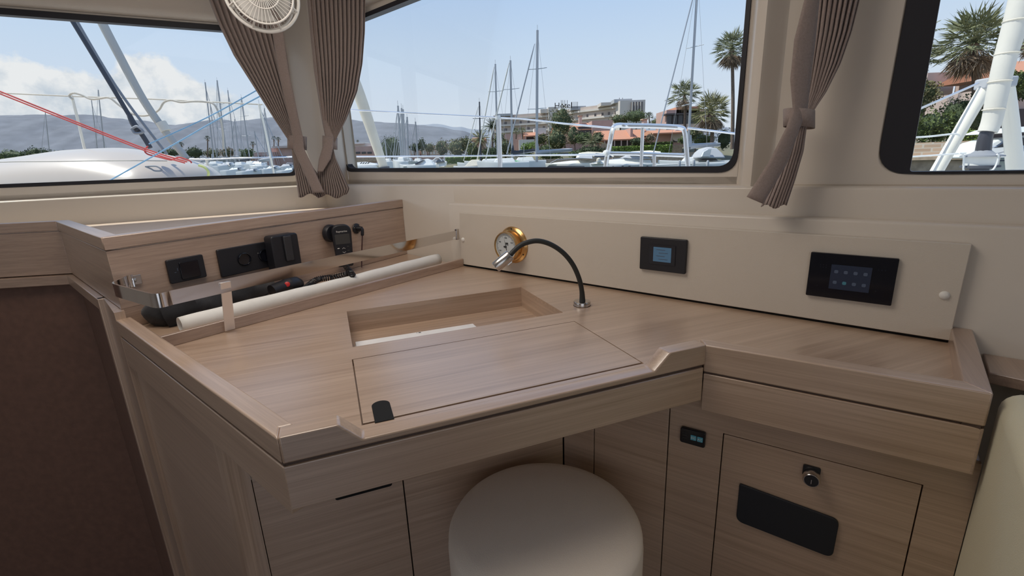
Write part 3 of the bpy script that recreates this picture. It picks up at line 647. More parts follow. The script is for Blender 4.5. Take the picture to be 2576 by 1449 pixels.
# lower rail and post round the dark companionway opening
ch_u = CH.uz(270, 790)[0]; cp = CH.P(ch_u, 0)
m = MB(); zr0, zr1 = .765, .797
for (a, b, mm) in ((LFp.P(0, 0), cg, 'wood_l'), (cg, cp, 'wood_c')):
    n_ = edge(a, b)[1]; mm2 = MB(); q = [a - n_ * .012, b - n_ * .012, b + n_ * .02, a + n_ * .02]; mm2.hexa(zz(q, zr0), zz(q, zr1)); mm2.build('lower_rail', mm, rt, bevel=.002)
m = MB(); n_ = edge(cg, cp)[1]; dd = edge(cg, cp)[0]; q = [cp - n_ * .012 - dd * .016, cp - n_ * .012 + dd * .004, cp + n_ * .02 + dd * .01, cp + n_ * .02 - dd * .016]; m.hexa(zz(q, -1.3), zz(q, zr1)); m.build('door_post', 'wood_v', rt, bevel=.002)
n_ = edge(cg, cp)[1]; q = [cp + dd * .004, cLF + dL * .006, cLF + dL * .006 + n_ * .02, cp + dd * .004 + n_ * .02]; m = MB(); m.hexa(zz(q, -1.3), zz(q, .7985)); m.build('side_face', 'wood_v', rt)
rt = root('companionway_bulkhead', cg + V(-.2, 0, 0), 'dark brown panelled opening below the oak rail at far left', 'bulkhead')
m = MB(); q = [LFp.P(0, 0, .022), cg + V(0, .02, 0), cg + V(0, .03, 0), LFp.P(0, 0, .03)]; m.hexa(zz(q, -1.3), zz(q, zr0 + .01)); m.build('front_panel', 'dark_brown', rt)
m = MB(); q = [cg + n_ * .014, cp + n_ * .014 - dd * .01, cp + n_ * .02 - dd * .01, cg + n_ * .02]; m.hexa(zz(q, -1.3), zz(q, zr0 + .01)); m.build('side_panel', 'dark_brown', rt)
# ================================================================ stainless rail over the tray
rz = PV(1155, 579, D0.a, D0.b).z
re = D0.P(-.002, 0, -.002); re.z = 0
rc = PZ(385, 740, rz); rc.z = 0                      # corner of the bend
dr = (re - rc).normalized()
b0 = KAB.P(KAB.uz(322, 712)[0], 0, -.004)
rt = root('grab_rail', V(rc.x, rc.y, ZT), 'polished flat stainless rail running over the back tray, bent at its left end', 'rail')
kk = PZ(280, 712, rz); kk.z = 0
path = [b0 + (kk - b0) * .0, b0 * .4 + kk * .6 - KAB.n * .0, kk]
pth = [b0 + dr * .012, b0, b0 * .55 + kk * .45, kk + (b0 - kk) * .12, kk + (rc - kk) * .12, kk * .5 + rc * .5, kk * .22 + rc * .78, rc + dr * .004, rc + dr * .03]
pth = smooth_path(pth, 5) + [rc + (re - rc) * t for t in (.3, .6, 1.0)]
def strap(m, pts, z0, z1, th):
    n = len(pts); L_, R_ = [], []
    for i, p in enumerate(pts):
        t = (pts[min(i + 1, n - 1)] - pts[max(i - 1, 0)]).normalized(); nn_ = Vector((-t.y, t.x, 0)) * th / 2; L_.append(p + nn_); R_.append(p - nn_)
    rows = [[V(a.x, a.y, z0), V(b.x, b.y, z0), V(b.x, b.y, z1), V(a.x, a.y, z1)] for a, b in zip(L_, R_)]
    m.grid(rows, close=True); k = len(rows); m.f.append((0, 1, 2, 3)); m.m.append(m.cur); 
    return m
m = MB(); strap(m, pth, rz - .030, rz, .0035); m.build('strap', 'chrome', rt, smooth=True)
m = MB(); q = b0 + KAB.n * .003; m.obox(V(q.x, q.y, rz - .015) + dr * .012, KAB.d * .016, KAB.n * .0015, V(0, 0, .012)); m.lathe([(0, -.004), (.005, -.003), (.006, 0)], V(q.x, q.y, rz - .015) + dr * .012, KAB.n, 16); m.build('bracket', 'steel', rt, bevel=.001)
m = MB(); m.obox(V(re.x, re.y, rz - .014) - dr * .006, dr * .006, nT * .005, V(0, 0, .019)); m.build('end_clip', 'steel', rt, bevel=.001)
s0 = PZ(546, 703, rz - .004); s0 = rc + dr * (Vector((s0.x, s0.y, 0)) - rc).dot(dr)
m = MB(); ft = ta + dT * ((pt(557, 805, ZT + .02) - ta).dot(dT)) - nT * .0035
nr = Vector((-dr.y, dr.x, 0))
m.hexa([V(ft.x, ft.y, ZT + .003) + dT * .011, V(ft.x, ft.y, ZT + .003) - dT * .011, V(ft.x, ft.y, ZT + .003) - dT * .011 - nT * .003, V(ft.x, ft.y, ZT + .003) + dT * .011 - nT * .003],
       [V(s0.x, s0.y, rz - .006) + dr * .011 - nr * .003, V(s0.x, s0.y, rz - .006) - dr * .011 - nr * .003, V(s0.x, s0.y, rz - .006) - dr * .011 - nr * .006, V(s0.x, s0.y, rz - .006) + dr * .011 - nr * .006])
m.build('support_post', mat('satin_steel', (.86, .82, .80), .35, .75), rt, bevel=.0005)

# ================================================================ fittings on the cabinet face
def kplate(name, px, label, cat, o0=-.006):
    uc_, zc_, w_, h_ = KAB.rect(px); r_ = root(name, KAB.P(uc_, zc_), label, cat); m = MB(); KAB.slab(m, uc_, zc_, w_, h_, o0, .003, .004); m.build('plate', 'black', r_, bevel=.0015); return r_, uc_, zc_, w_, h_
r_, uc_, zc_, w_, h_ = kplate('wall_switch', [(415, 655), (505, 640), (520, 695), (428, 715)], 'black square rocker switch plate nearest the left end of the locker face', 'switch')
m = MB(); KAB.slab(m, uc_ + w_ * .06, zc_ - h_ * .04, w_ * .52, h_ * .72, -.009, -.004, .002); k = m.build('rocker', 'blackgloss', r_, bevel=.001)
m = MB(); KAB.slab(m, uc_ - w_ * .33, zc_ - h_ * .05, w_ * .05, .0014, -.0066, -.005, .0003); KAB.slab(m, uc_ - w_ * .26, zc_ + h_ * .06, .0012, h_ * .12, -.0066, -.005, .0003); m.build('marking', 'icon', r_)
r_, uc_, zc_, w_, h_ = kplate('power_socket', [(543, 630), (735, 595), (738, 660), (556, 695)], 'wide black double socket plate behind the rail', 'socket')
for k in range(2):
    m = MB(); c_ = KAB.P(uc_ - w_ * .20 + w_ * .27 * k, zc_, -.006); m.lathe([(.019, 0), (.019, .004), (.017, .0045), (.016, .001), (0, .001)], c_, -KAB.n, 28); kk_ = m.build('socket_ring', 'blackgloss', r_, smooth=True)
m = MB(); m.lathe([(.0012, 0), (.0012, .0062)], KAB.P(uc_ - .003, zc_ + h_ * .12, -.001), -KAB.n, 10); m.build('lamp', 'white', r_)
# radio charger standing on the socket plate
uc_, zc_, w_, h_ = KAB.rect([(659, 592), (725, 584), (737, 665), (668, 675)])
c_ = root('handheld_radio', KAB.P(uc_, zc_ - h_ / 2), 'black handheld radio with belt clip plugged in above the double socket', 'radio')
m = MB(); KAB.slab(m, uc_, zc_ - .006, w_, h_ + .012, -.046, -.0085, .010); bd = m.build('body', 'black', c_, bevel=.004, bseg=3)
m = MB(); KAB.slab(m, uc_ + w_ * .05, zc_ + .008, w_ * .28, h_ * .75, -.053, -.046, .003); m.build('belt_clip', mat('satin_clip', (.035, .035, .04), .3), c_, bevel=.002)
# VHF handset with cradle
ut, zt2 = KAB.uz(842, 556); ubL = KAB.uz(812, 640); ubR = KAB.uz(872, 640)
c_ = root('radio_handset', KAB.P(ut, .80), 'black VHF radio handset with keypad and grey display hanging in its cradle', 'handset')
uq_ = (KAB.uz(835, 580)[0] + KAB.uz(838, 640)[0]) / 2 
hw = .032
m = MB(); m.lathe([(0, -.018), (.026, -.018), (.030, -.012), (.030, 0)], KAB.P(KAB.uz(832, 582)[0] - .006, KAB.uz(832, 586)[1]), KAB.n, 32); m.build('cradle', 'black', c_, smooth=True)
HX = (KAB.d * .45 + V(1, 0, 0) * .55).normalized(); HN = Vector((-HX.y, HX.x, 0))
hb_ = KAB.P(KAB.uz(848, 640)[0], 0, -.036); top_ = KAB.uz(842, 560)[1] - .004; botz = .775
m = MB(); sh = [(-.019, 0), (.019, 0), (.024, .012), (.0265, .05), (.030, .09)] ; Hh = top_ - botz
sh = roundpoly([(-.026, 0), (.026, 0), (.034, Hh), (-.034, Hh)], [.008, .008, .030, .030], 8)
tilt = V(0, 0, 1) - HN * .0
m.hexa([hb_ + HX * a + V(0, 0, botz + b) + HN * .012 for a, b in sh], [hb_ + HX * a + V(0, 0, botz + b) - HN * .014 for a, b in sh]); bd = m.build('body', 'black', c_, bevel=.004, bseg=3)
fo = hb_ - HN * .0143
def fp(a, b, w2, h2, name, mm, par, r_=.001, oo=0.0):
    m = MB(); qq = rrect(w2, h2, r_, 3); m.hexa([fo + HX * (a + x) + V(0, 0, botz + b + y) + HN * .001 for x, y in qq], [fo + HX * (a + x) + V(0, 0, botz + b + y) - HN * (.0006 + oo) for x, y in qq]); return m.build(name, mm, par)
ds = fp(0, Hh * .665, .048, .034, 'display', 'lcd', c_, .002)
text('brand_lettering', 'Raymarine', fo + V(0, 0, botz + Hh * .845) - HN * .0008, HX, V(0, 0, 1), .0085, 'white', bd, .0001)
kz = Hh * .40
fp(-.017, kz + .008, .007, .0026, 'key', 'white', bd, .0012)
for sgn in (1, -1):
    m = MB(); base = fo + V(0, 0, botz + kz + .008 * sgn * .9) - HN * .0008
    for sx_ in (-1, 1): m.obox(base + HX * .0022 * sx_ , HX * .0028 - V(0, 0, 1) * .0020 * sx_ * sgn, V(0, 0, 1) * .0006, HN * .0002)
    m.build('arrow_key', 'white', bd)
for i, (a, b) in enumerate(((.015, .012), (.015, -.002), (-.014, -.020), (0, -.020), (.014, -.018), (-.014, -.034), (0, -.034), (.014, -.034))): fp(a, kz + b, .007, .003, 'key', 'lcd', bd, .001)
cord = MB(); P0 = hb_ + V(0, 0, botz); Pe = PZ(770, 716, ZT + .018); P1 = Vector((0, 0, 0))
cpath = smooth_path([P0, PZ(885, 690, ZT + .045), PZ(880, 688, ZT + .022), PZ(840, 697, ZT + .020), PZ(800, 703, ZT + .018), PZ(775, 720, ZT + .016), PZ(760, 735, ZT + .014)], 8)
hl = []
for i, p in enumerate(cpath):
    t = (cpath[min(i + 1, len(cpath) - 1)] - cpath[max(i - 1, 0)]).normalized(); u_ = t.cross(V(0, 0, 1)).normalized(); w_ = u_.cross(t)
    for k in range(6):
        nx = cpath[min(i + 1, len(cpath) - 1)]; a = 2 * math.pi * (k / 6); hl.append(p.lerp(nx, k / 6) + (u_ * math.cos(a) + w_ * math.sin(a)) * .0085)
cord.tube(hl[::1], .0022, 5); cord.build('coiled_cord', 'black', c_, smooth=True)
# round socket with plug and cable
u, z = KAB.uz(897, 575); c0 = KAB.P(u, z); c_ = root('cable_outlet', c0, 'round black outlet with a plugged-in cable near the right end of the locker', 'outlet')
m = MB(); m.lathe([(0, .004), (.016, .004), (.0185, .002), (.019, 0)], c0, -KAB.n, 32); m.build('flange', 'black', c_, smooth=True)
for a in (160, 40, 285):
    m = MB(); a = math.radians(a); m.lathe([(.002, .002), (.0018, .0052), (0, .0055)], c0 + (KAB.d * math.cos(a) + V(0, 0, 1) * math.sin(a)) * .0145, -KAB.n, 10); m.build('screw', 'steel', c_, smooth=True)
pe = c0 - KAB.n * .022 + KAB.d * .006
m = MB(); m.tube([c0, c0 - KAB.n * .012 + KAB.d * .002, pe], [.008, .008, .0075], 16); m.tube(smooth_path([pe + KAB.n * .006, pe - V(0, 0, .008), pe - V(0, 0, .026) - KAB.d * .003], 4), [.0075] * 4 + [.006] * 4 + [.004], 12); m.build('plug', 'black', c_, smooth=True)
p2 = pe - V(0, 0, .026) - KAB.d * .003
m = MB(); m.tube(smooth_path([p2, p2 - V(0, 0, .03) - KAB.d * .006, p2 - V(0, 0, .07) - KAB.d * .014 , Vector((p2.x, p2.y, ZT + .004)) - KAB.d * .03 - KAB.n * .01], 6), .0022, 8); m.build('cable', mat('dark_red_cable', (.05, .012, .012), .5), c_, smooth=True)

# ================================================================ things in the tray
# rolled chart
e0 = PZ(452, 818, ZT + .018); e1_ = PZ(1102, 652, ZT + .024)
dc = (e1_ - e0).normalized(); up = V(0, 0, 1); sd = dc.cross(up).normalized(); up2 = sd.cross(dc)
rows = []; Lc = (e1_ - e0).length
for i in range(41):
    t = i / 40; c_ = e0 + dc * Lc * t; rr_ = .0195 + .0005 * t + .0012 * math.sin(t * 9) + .0006 * math.sin(t * 41); ring_ = []
    for k in range(34):
        a = math.radians(-60 + 430 * k / 33); rk = rr_ * (1 - .10 * k / 33) * (1 + (.12 * math.exp(-((k - 0) / 3) ** 2)) * (1 - t))
        cr_ = math.exp(-((t - .52) / .008) ** 2) + math.exp(-((t - .33) / .006) ** 2) * .7; ring_.append(c_ + (sd * math.cos(a) + up2 * math.sin(a)) * (rk * (1 - .05 * cr_)))
    rows.append(ring_)
m = MB(); m.grid(rows); o = m.build('rolled_chart', 'printed', None, smooth=True); md = o.modifiers.new('s', 'SOLIDIFY'); md.thickness = .0008; tag(o, 'long white rolled-up chart lying in the tray under the steel rail', 'chart')
# black bag
def blob(m, path, rads, seg=20, amp=.0, sq=.8, seed=1):
    rows = []; n = len(path)
    for i, p in enumerate(path):
        t = (path[min(i + 1, n - 1)] - path[max(i - 1, 0)]).normalized(); u_ = t.cross(V(0, 0, 1)).normalized(); w_ = u_.cross(t); r_ = []
        for k in range(seg):
            a = 2 * math.pi * k / seg; d_r = u_ * math.cos(a) + w_ * math.sin(a) * sq; q = p + d_r * rads[i]; q += d_r * rads[i] * amp * mnoise.noise(q * 28 + V(seed, 0, 0)); r_.append(q)
        rows.append(r_)
    m.grid(rows, close=True); m.f.append(tuple(len(m.v) - seg * n + k for k in range(seg))); m.m.append(0); m.f.append(tuple(len(m.v) - 1 - k for k in range(seg))); m.m.append(0)
bp0 = KAB.P(KAB.uz(395, 790)[0], ZT + .028, -.045); bp1 = PZ(650, 715, ZT + .028)
bpth = smooth_path([PZ(388, 808, ZT + .016), PZ(410, 790, ZT + .027), PZ(470, 772, ZT + .034), PZ(560, 742, ZT + .034), PZ(650, 722, ZT + .026), PZ(690, 712, ZT + .014)], 6)
nb = len(bpth); br_ = [.006 + .041 * min(1, math.sin(math.pi * min(1, .10 + .9 * i / (nb - 1))) * 1.35) for i in range(nb)]
m = MB(); blob(m, [p + KAB.n * .004 - V(0, 0, .001) for p in bpth], br_, 26, .30, .80, 3); o = m.build('pouch', 'blackcloth', None, smooth=True); tag(o, 'soft black cloth pouch lying behind the rolled chart at the left end', 'pouch')
# black handheld lamp with red button
hc = PZ(722, 712, ZT + .040); d1_ = KAB.d; n1_ = KAB.n
rt = root('torch', V(hc.x, hc.y, ZT), 'black handheld torch with a round red button lying beside the pouch', 'torch')
m = MB(); pa = hc - d1_ * .05 + V(0, 0, -.012); pb = hc + d1_ * .035 + n1_ * .004 + V(0, 0, -.012)
blob(m, smooth_path([pa, hc + V(0, 0, -.006), pb, pb + d1_ * .02 + V(0, 0, -.006)], 6), [.020] * 6 + [.024] * 6 + [.021, .020, .018, .015, .011, .007, .004], 20, .05, .9, 9); m.build('body', 'black', rt, smooth=True)
cdir = (CAM - hc).normalized()
m = MB(); m.lathe([(.0075, .010), (.0075, .0235), (.006, .0245), (0, .0248)], hc + V(0, 0, -.006), (cdir + V(0, 0, .1)).normalized(), 20); m.build('button', 'red', rt, smooth=True)

# ================================================================ white sheet in the compartment
fz = ZT - .0135 - .045
a_ = PZ(898, 868, fz + .003); b_ = PZ(1190, 822, fz + .003); dd = (b_ - a_).normalized(); nn_ = Vector((dd.y, -dd.x, 0))
m = MB(); 
q = [a_ - dd * .003, b_, b_ + nn_ * .13 + dd * .01, a_ + nn_ * .13]
m.hexa([V(p.x, p.y, fz + .0005) for p in q], [V(p.x, p.y, fz + .012) for p in q]); o = m.build('booklet', 'paper', None, bevel=.001); tag(o, 'white booklet lying on the bottom of the open compartment', 'booklet')
c_ = a_ + (b_ - a_) * .52 + nn_ * .006; ek = V(0, 0, .0002)
m = MB(); m.obox(V(c_.x, c_.y, fz + .0122), dd * .003, nn_ * .002, ek); m.obox(V(c_.x, c_.y, fz + .0122) - dd * .007, dd * .001, nn_ * .001, ek); oo = m.build('printed_mark', 'ink', o)
m = MB(); pc = PZ(905, 869, fz + .006); m.lathe([(0, .003), (.010, .002), (.012, -.003)], V(pc.x, pc.y, fz + .005), (0, 0, 1), 20); m.build('folded_corner', 'paper', o, smooth=True)

# ================================================================ gooseneck lamp
lb = PZ(1464, 768, ZT); rt = root('gooseneck_lamp', lb, 'black gooseneck chart lamp with steel head standing on the table', 'lamp')
m = MB(); m.lathe([(0, 0), (.0215, 0), (.022, .001)], lb, seg=36); m.build('gasket', 'rubber', rt)
m = MB(); m.lathe([(.0215, .001), (.0215, .010), (.0205, .0115), (.0, .0115)], lb, seg=40); m.build('base', 'steel', rt, smooth=True)
ly = lb.y; npx = [(1465, 757), (1464, 735), (1460, 712), (1452, 688), (1440, 664), (1422, 641), (1400, 623), (1376, 611), (1352, 606), (1330, 609), (1310, 617), (1293, 631), (1284, 641)]
npt = [PD(x, y, ly - .004 * i) for i, (x, y) in enumerate(npx)]
m = MB(); sp = smooth_path(npt, 5); m.tube(sp, [.0078 - .0018 * min(1, i / 6) for i in range(len(sp))], 14); m.build('neck', mat('black_hose', (.022, .024, .022), .55), rt, smooth=True)
h0 = npt[-1]; h1 = PD(1247, 672, ly - .052); dh = (h1 - h0).normalized()
m = MB(); m.lathe([(0, -.004), (.012, -.004), (.0135, -.002), (.0135, .040), (.0128, .042), (.0118, .041), (.0115, .030), (0, .030)], h0 + dh * .004, dh, 32); hd_ = m.build('head', 'steel', rt, smooth=True)
sw_ = dh.cross(V(0, 1, 0)).normalized(); sw_ = -sw_ if sw_.z > 0 else sw_
m = MB(); m.obox(h0 + dh * .014 + sw_ * .0145, dh * .007, dh.cross(sw_) * .003, sw_ * .0015); m.build('toggle', 'steel', hd_, bevel=.0007)
m = MB(); m.lathe([(.0115, .031), (0, .031)], h0 + dh * .004, dh, 24); m.build('lens', 'white', hd_)

# ================================================================ round stool
sL = PZ(1113, 1400, .47); sR = PZ(1650, 1400, .47); sT = PZ(1378, 1153, .475); R_ = (sR - sL).length / 2; sc_ = Vector(((sL.x + sR.x) / 2, sT.y - R_ * .98, 0))
rt = root('stool', sc_, 'round cream upholstered stool in the knee space under the chart table', 'stool')
m = MB(); m.lathe([(0, .476), (R_ * .5, .4755), (R_ * .85, .473), (R_ * .955, .467), (R_ * .985, .458)], sc_, seg=72); m.build('seat_top', 'vinyl2', rt, smooth=True)
m = MB(); m.lathe([(R_ * .985, .458), (R_ * .992, .456), (R_ * .99, .453)], sc_, seg=72); m.build('piping', 'vinyl2', rt, smooth=True)
m = MB(); m.lathe([(R_ * .985, .4545), (R_, .44), (R_, .36), (R_ * .98, .345), (0, .345)], sc_, seg=72); m.build('seat_side', 'vinyl2', rt, smooth=True)
m = MB(); m.lathe([(R_ * .7, .345), (R_ * .72, .02), (R_ * .76, 0), (0, 0)], sc_, seg=48); m.build('base', 'white', rt, smooth=True)

# ================================================================ settee end at the right
rt = root('settee', V(.85, .45, 0), 'cream upholstered settee back just right of the table end', 'settee')
sa = PZ(2480, 925, .79); print('settee', sa)
s1 = Vector((cR.x + .020, cR.y + .03, 0)) ; sdr = dS; sn = Vector((sdr.y, -sdr.x, 0))
fx = PZ(2475, 940, .785); fx.z = 0
p0 = cR + sn * .012 + sdr * .055; 
q = [p0, p0 - sdr * .55, p0 - sdr * .55 + sn * .6, p0 + sn * .6]
m = MB(); m.hexa(zz(q, 0), zz(q, .775)); m.build('backrest', 'vinyl', rt, bevel=.028, bseg=5)
q2 = [p0 - sdr * .03 + sn * .03, p0 - sdr * .03 + sn * .6]
m = MB(); m.tube([V(p0.x, p0.y, .750) - sdr * .045 + sn * .028, V(p0.x, p0.y, .750) - sdr * .045 + sn * .6], .003, 8); m.build('piping', 'vinyl', rt, smooth=True)
rt = root('side_ledge', D1.P(2.0, 0), 'oak ledge along the side wall right of the chart table', 'ledge')
lz = D1.uz(2500, 892)[1]; u0_ = D1.uz(2452, 880)[0]
m = MB(); q = [D1.P(u0_ - .02, 0, -.001), D1.P(2.4, 0, -.001), D1.P(2.4, 0, -.25), D1.P(u0_ - .02, 0, -.25)]
q = [V(p.x, p.y, 0) for p in (D1.P(u0_ + .012, 0, -.002), D1.P(2.4, 0, -.002), D1.P(2.4, 0, -.26), D1.P(u0_ + .012, 0, -.10))]
m.hexa(zz(q, lz - .02), zz(q, lz)); m.build('board', 'wood_b', rt, bevel=.002)
# ================================================================ curtains
def curtain(name, rows, Y0, Y1, npl, label, ties, band, tail=None, amp=.010, dirx=(1, 0), twist=0.0, seed=1):
    # rows: (y, x_left, x_right) in the photo; the cloth hangs in the vertical plane through Y0..Y1
    rt = root(name, PD(rows[-1][1], rows[-1][0], Y0), label, 'curtain')
    ys = [r_[0] for r_ in rows]
    def at(y):
        for i in range(len(rows) - 1):
            if y <= rows[i + 1][0]:
                t = (y - rows[i][0]) / (rows[i + 1][0] - rows[i][0]); t2 = t
                return [rows[i][k] + (rows[i + 1][k] - rows[i][k]) * t2 for k in (1, 2)]
        return rows[-1][1:]
    grid_ = []; NP = npl * 8; ny = 90
    for j in range(ny + 1):
        y = ys[0] + (ys[-1] - ys[0]) * j / ny; xl, xr = at(y); r_ = []
        wdt = (xr - xl); a_ = amp * (0.35 + .65 * min(1, wdt / 110.0))
        for k in range(NP + 1):
            s = k / NP; ph = 2 * math.pi * npl * s; sh = .30 * math.sin(ph) / npl * .5
            o_ = math.sin(ph) ; o_ = (abs(o_) ** .6) * (1 if o_ > 0 else -1)
            r_.append(PD(xl + wdt * (s + sh), y + 5 * math.sin(s * 9 + seed) * (j / ny) ** 6, Y0 + (Y1 - Y0) * s - o_ * a_ - .012 * math.sin(math.pi * s)))
        grid_.append(r_)
    m = MB(); m.grid(grid_); o = m.build('cloth', 'curtain', rt, smooth=False)
    for p_ in o.data.polygons: p_.use_smooth = True
    md = o.modifiers.new('s', 'SOLIDIFY'); md.thickness = .0012
    # tie
    y0, y1_, xa, xb, tl = ties; yc = (y0 + y1_) / 2; cc_ = PD((xa + xb) / 2, yc, (Y0 + Y1) / 2); wv = PD(xb, yc + tl, (Y0 + Y1) / 2) - PD(xa, yc - tl, (Y0 + Y1) / 2); hv = PD((xa + xb) / 2, y0, (Y0 + Y1) / 2) - PD((xa + xb) / 2, y1_, (Y0 + Y1) / 2)
    m = MB(); rws = []
    for k in range(28):
        a = 2 * math.pi * k / 28; ca, sa = math.cos(a), math.sin(a); ca = abs(ca) ** .8 * (1 if ca > 0 else -1); q = cc_ + wv * .5 * ca + V(0, -1, 0) * sa * .028
        rws.append([q - hv * .5, q + hv * .5])
    rws.append(rws[0]); m.grid(rws); o = m.build('tie_band', 'curtain', rt, smooth=True); md = o.modifiers.new('s', 'SOLIDIFY'); md.thickness = .0015
    # flat leading edge
    m = MB(); g_ = []
    bb = smooth_path([V(*b, 0) for b in band], 8)
    for p_ in bb:
        x0, x1, y = p_.x, p_.y, p_.z
    bp = []
    for i in range(len(band) - 1):
        for k in range(8):
            t = k / 8; bp.append([band[i][c] + (band[i + 1][c] - band[i][c]) * t for c in range(len(band[0]))])
    bp.append(list(band[-1]))
    for (y, x0, x1, dz0, dz1, ys_) in bp:
        yb = (Y0 + Y1) / 2 - .022
        g_.append([PD(x0 + (x1 - x0) * k / 5, y + ys_ * k / 5, yb + dz0 + (dz1 - dz0) * k / 5 - .003 * math.sin(math.pi * k / 5)) for k in range(6)])
    m.grid(g_); o = m.build('leading_edge', 'curtain', rt, smooth=True); md = o.modifiers.new('s', 'SOLIDIFY'); md.thickness = .0015
    return rt
curtain('curtain', [(-230, 462, 696), (-60, 500, 702), (0, 526, 706), (60, 550, 708), (140, 589, 722), (220, 640, 734), (300, 691, 746), (352, 726, 757), (372, 733, 757), (400, 738, 772), (440, 744, 800), (492, 752, 820)], 2.02, 2.06, 12,
        'long pleated taupe curtain sweeping right over the left window, behind the fan', (342, 376, 724, 771, 2),
        [(-230, 655, 690, 0, 0, 0), (-60, 672, 700, 0, 0, 0), (60, 682, 709, 0, 0, 0), (180, 700, 727, 0, 0, 0), (300, 727, 752, 0, 0, 0), (350, 737, 763, -.004, -.004, 0), (374, 737, 765, -.004, -.004, 0), (430, 762, 792, -.01, -.012, 0), (486, 788, 816, -.012, -.016, -2)], seed=1)
curtain('curtain', [(-230, 758, 930), (-60, 770, 923), (0, 776, 919), (80, 783, 918), (160, 792, 912), (230, 800, 899), (300, 811, 872), (345, 820, 849), (372, 814, 838), (400, 803, 845), (440, 798, 862), (480, 795, 880), (494, 800, 872)], 2.06, 2.04, 13,
        'narrow pleated taupe curtain tied back at the left edge of the middle window', (344, 374, 812, 848, 3),
        [(-230, 752, 780, .03, .03, 0), (-60, 768, 790, .03, .03, 0), (60, 778, 796, .03, .03, 0), (180, 790, 803, .03, .03, 0), (300, 809, 822, .03, .02, 0), (345, 818, 840, .0, 0, 0), (374, 810, 838, -.01, -.01, 0), (400, 802, 832, -.012, -.012, 0), (432, 798, 812, -.012, -.012, 0)], seed=2)
curtain('curtain', [(-480, 2095, 2255), (-60, 2055, 2178), (0, 2060, 2163), (80, 2052, 2143), (160, 2042, 2115), (230, 2034, 2080), (275, 2025, 2050), (318, 1990, 2030), (380, 1968, 2022), (450, 1945, 2002), (520, 1915, 1979)], 1.02, .98, 8,
        'pleated taupe curtain hanging on the pillar between the middle and right windows', (277, 321, 1976, 2043, 4),
        [(-480, 2070, 2110, .004, 0, 0), (-60, 2028, 2068, .004, 0, 0), (0, 2023, 2062, .004, 0, 0), (100, 1998, 2052, .004, 0, 0), (200, 1988, 2040, .004, 0, 0), (272, 1994, 2032, .0, 0, 0), (320, 1978, 2012, -.006, -.008, 4), (400, 1938, 1982, -.006, -.010, 8), (495, 1878, 1920, -.002, -.012, 18)], amp=.006, seed=3)

# ================================================================ fan
fcn = PD(659, -12, 1.50); fax = (CAM - fcn).normalized(); fax = (fax + V(.03, 0, .30)).normalized()
rt = root('cabin_fan', fcn, 'small white round cabin fan with ribbed guard in front of the left curtain', 'fan')
fu = V(0, 0, 1) - fax * fax.z; fu.normalize(); fv = fax.cross(fu)
def circ(r_, h, n=64): return [fcn + fax * h + (fu * math.cos(2 * math.pi * k / n) + fv * math.sin(2 * math.pi * k / n)) * r_ for k in range(n)]
RF = .094
m = MB(); m.tube(circ(RF, .0), .0045, 8, closed=True); m.build('outer_ring', 'white', rt, smooth=True)
m = MB(); m.tube(circ(RF * .84, .022), .0028, 8, closed=True); m.tube(circ(RF * .46, .032), .0016, 6, closed=True); m.tube(circ(RF * .86, -.030), .003, 8, closed=True)
for k in range(44):
    a = 2 * math.pi * k / 44; dr_ = fu * math.cos(a) + fv * math.sin(a)
    m.tube([fcn + fax * .034 + dr_ * RF * .20, fcn + fax * .032 + dr_ * RF * .46, fcn + fax * .022 + dr_ * RF * .84], .0011, 5)
    m.tube([fcn - fax * .040 + dr_ * RF * .25, fcn - fax * .030 + dr_ * RF * .86], .0011, 5)
for k in range(8):
    a = 2 * math.pi * (k + .5) / 8; dr_ = fu * math.cos(a) + fv * math.sin(a); m.tube([fcn + dr_ * RF, fcn + fax * .022 + dr_ * RF * .84], .003, 6); m.tube([fcn + dr_ * RF, fcn - fax * .030 + dr_ * RF * .86], .003, 6)
m.build('guard', 'white', rt, smooth=True)
m = MB(); m.lathe([(0, .036), (RF * .2, .035), (RF * .22, .03), (RF * .22, .02), (0, .02)], fcn, fax, 32); m.build('front_cap', 'white', rt, smooth=True)
m = MB(); m.lathe([(0, .012), (RF * .22, .010), (RF * .24, -.03), (RF * .2, -.055), (0, -.06)], fcn, fax, 32); m.build('motor', 'white', rt, smooth=True)
fanblade = mat('clear_blade', (.52, .50, .47), .3)
for b in range(3):
    m = MB(); rws = []
    for i in range(9):
        t = i / 8; rd = RF * (.2 + .58 * t); r_ = []
        for k in range(9):
            a = 2 * math.pi * b / 3 + (k / 8 - .5) * (1.55 + .35 * t) + 2.6; r_.append(fcn + fax * (.006 + .014 * (k / 8 - .5)) + (fu * math.cos(a) + fv * math.sin(a)) * rd)
        rws.append(r_)
    m.grid(rws); o = m.build('blade', fanblade, rt, smooth=True); md = o.modifiers.new('s', 'SOLIDIFY'); md.thickness = .001
m = MB(); e_ = PD(668, -40, 2.0); m.tube(smooth_path([fcn - fax * .055, fcn - fax * .09 + V(0, 0, .03), e_ + V(0, -.01, .06), e_ + V(0, .20, .06)], 6), .007, 10); m.build('bracket_arm', 'white', rt, smooth=True)
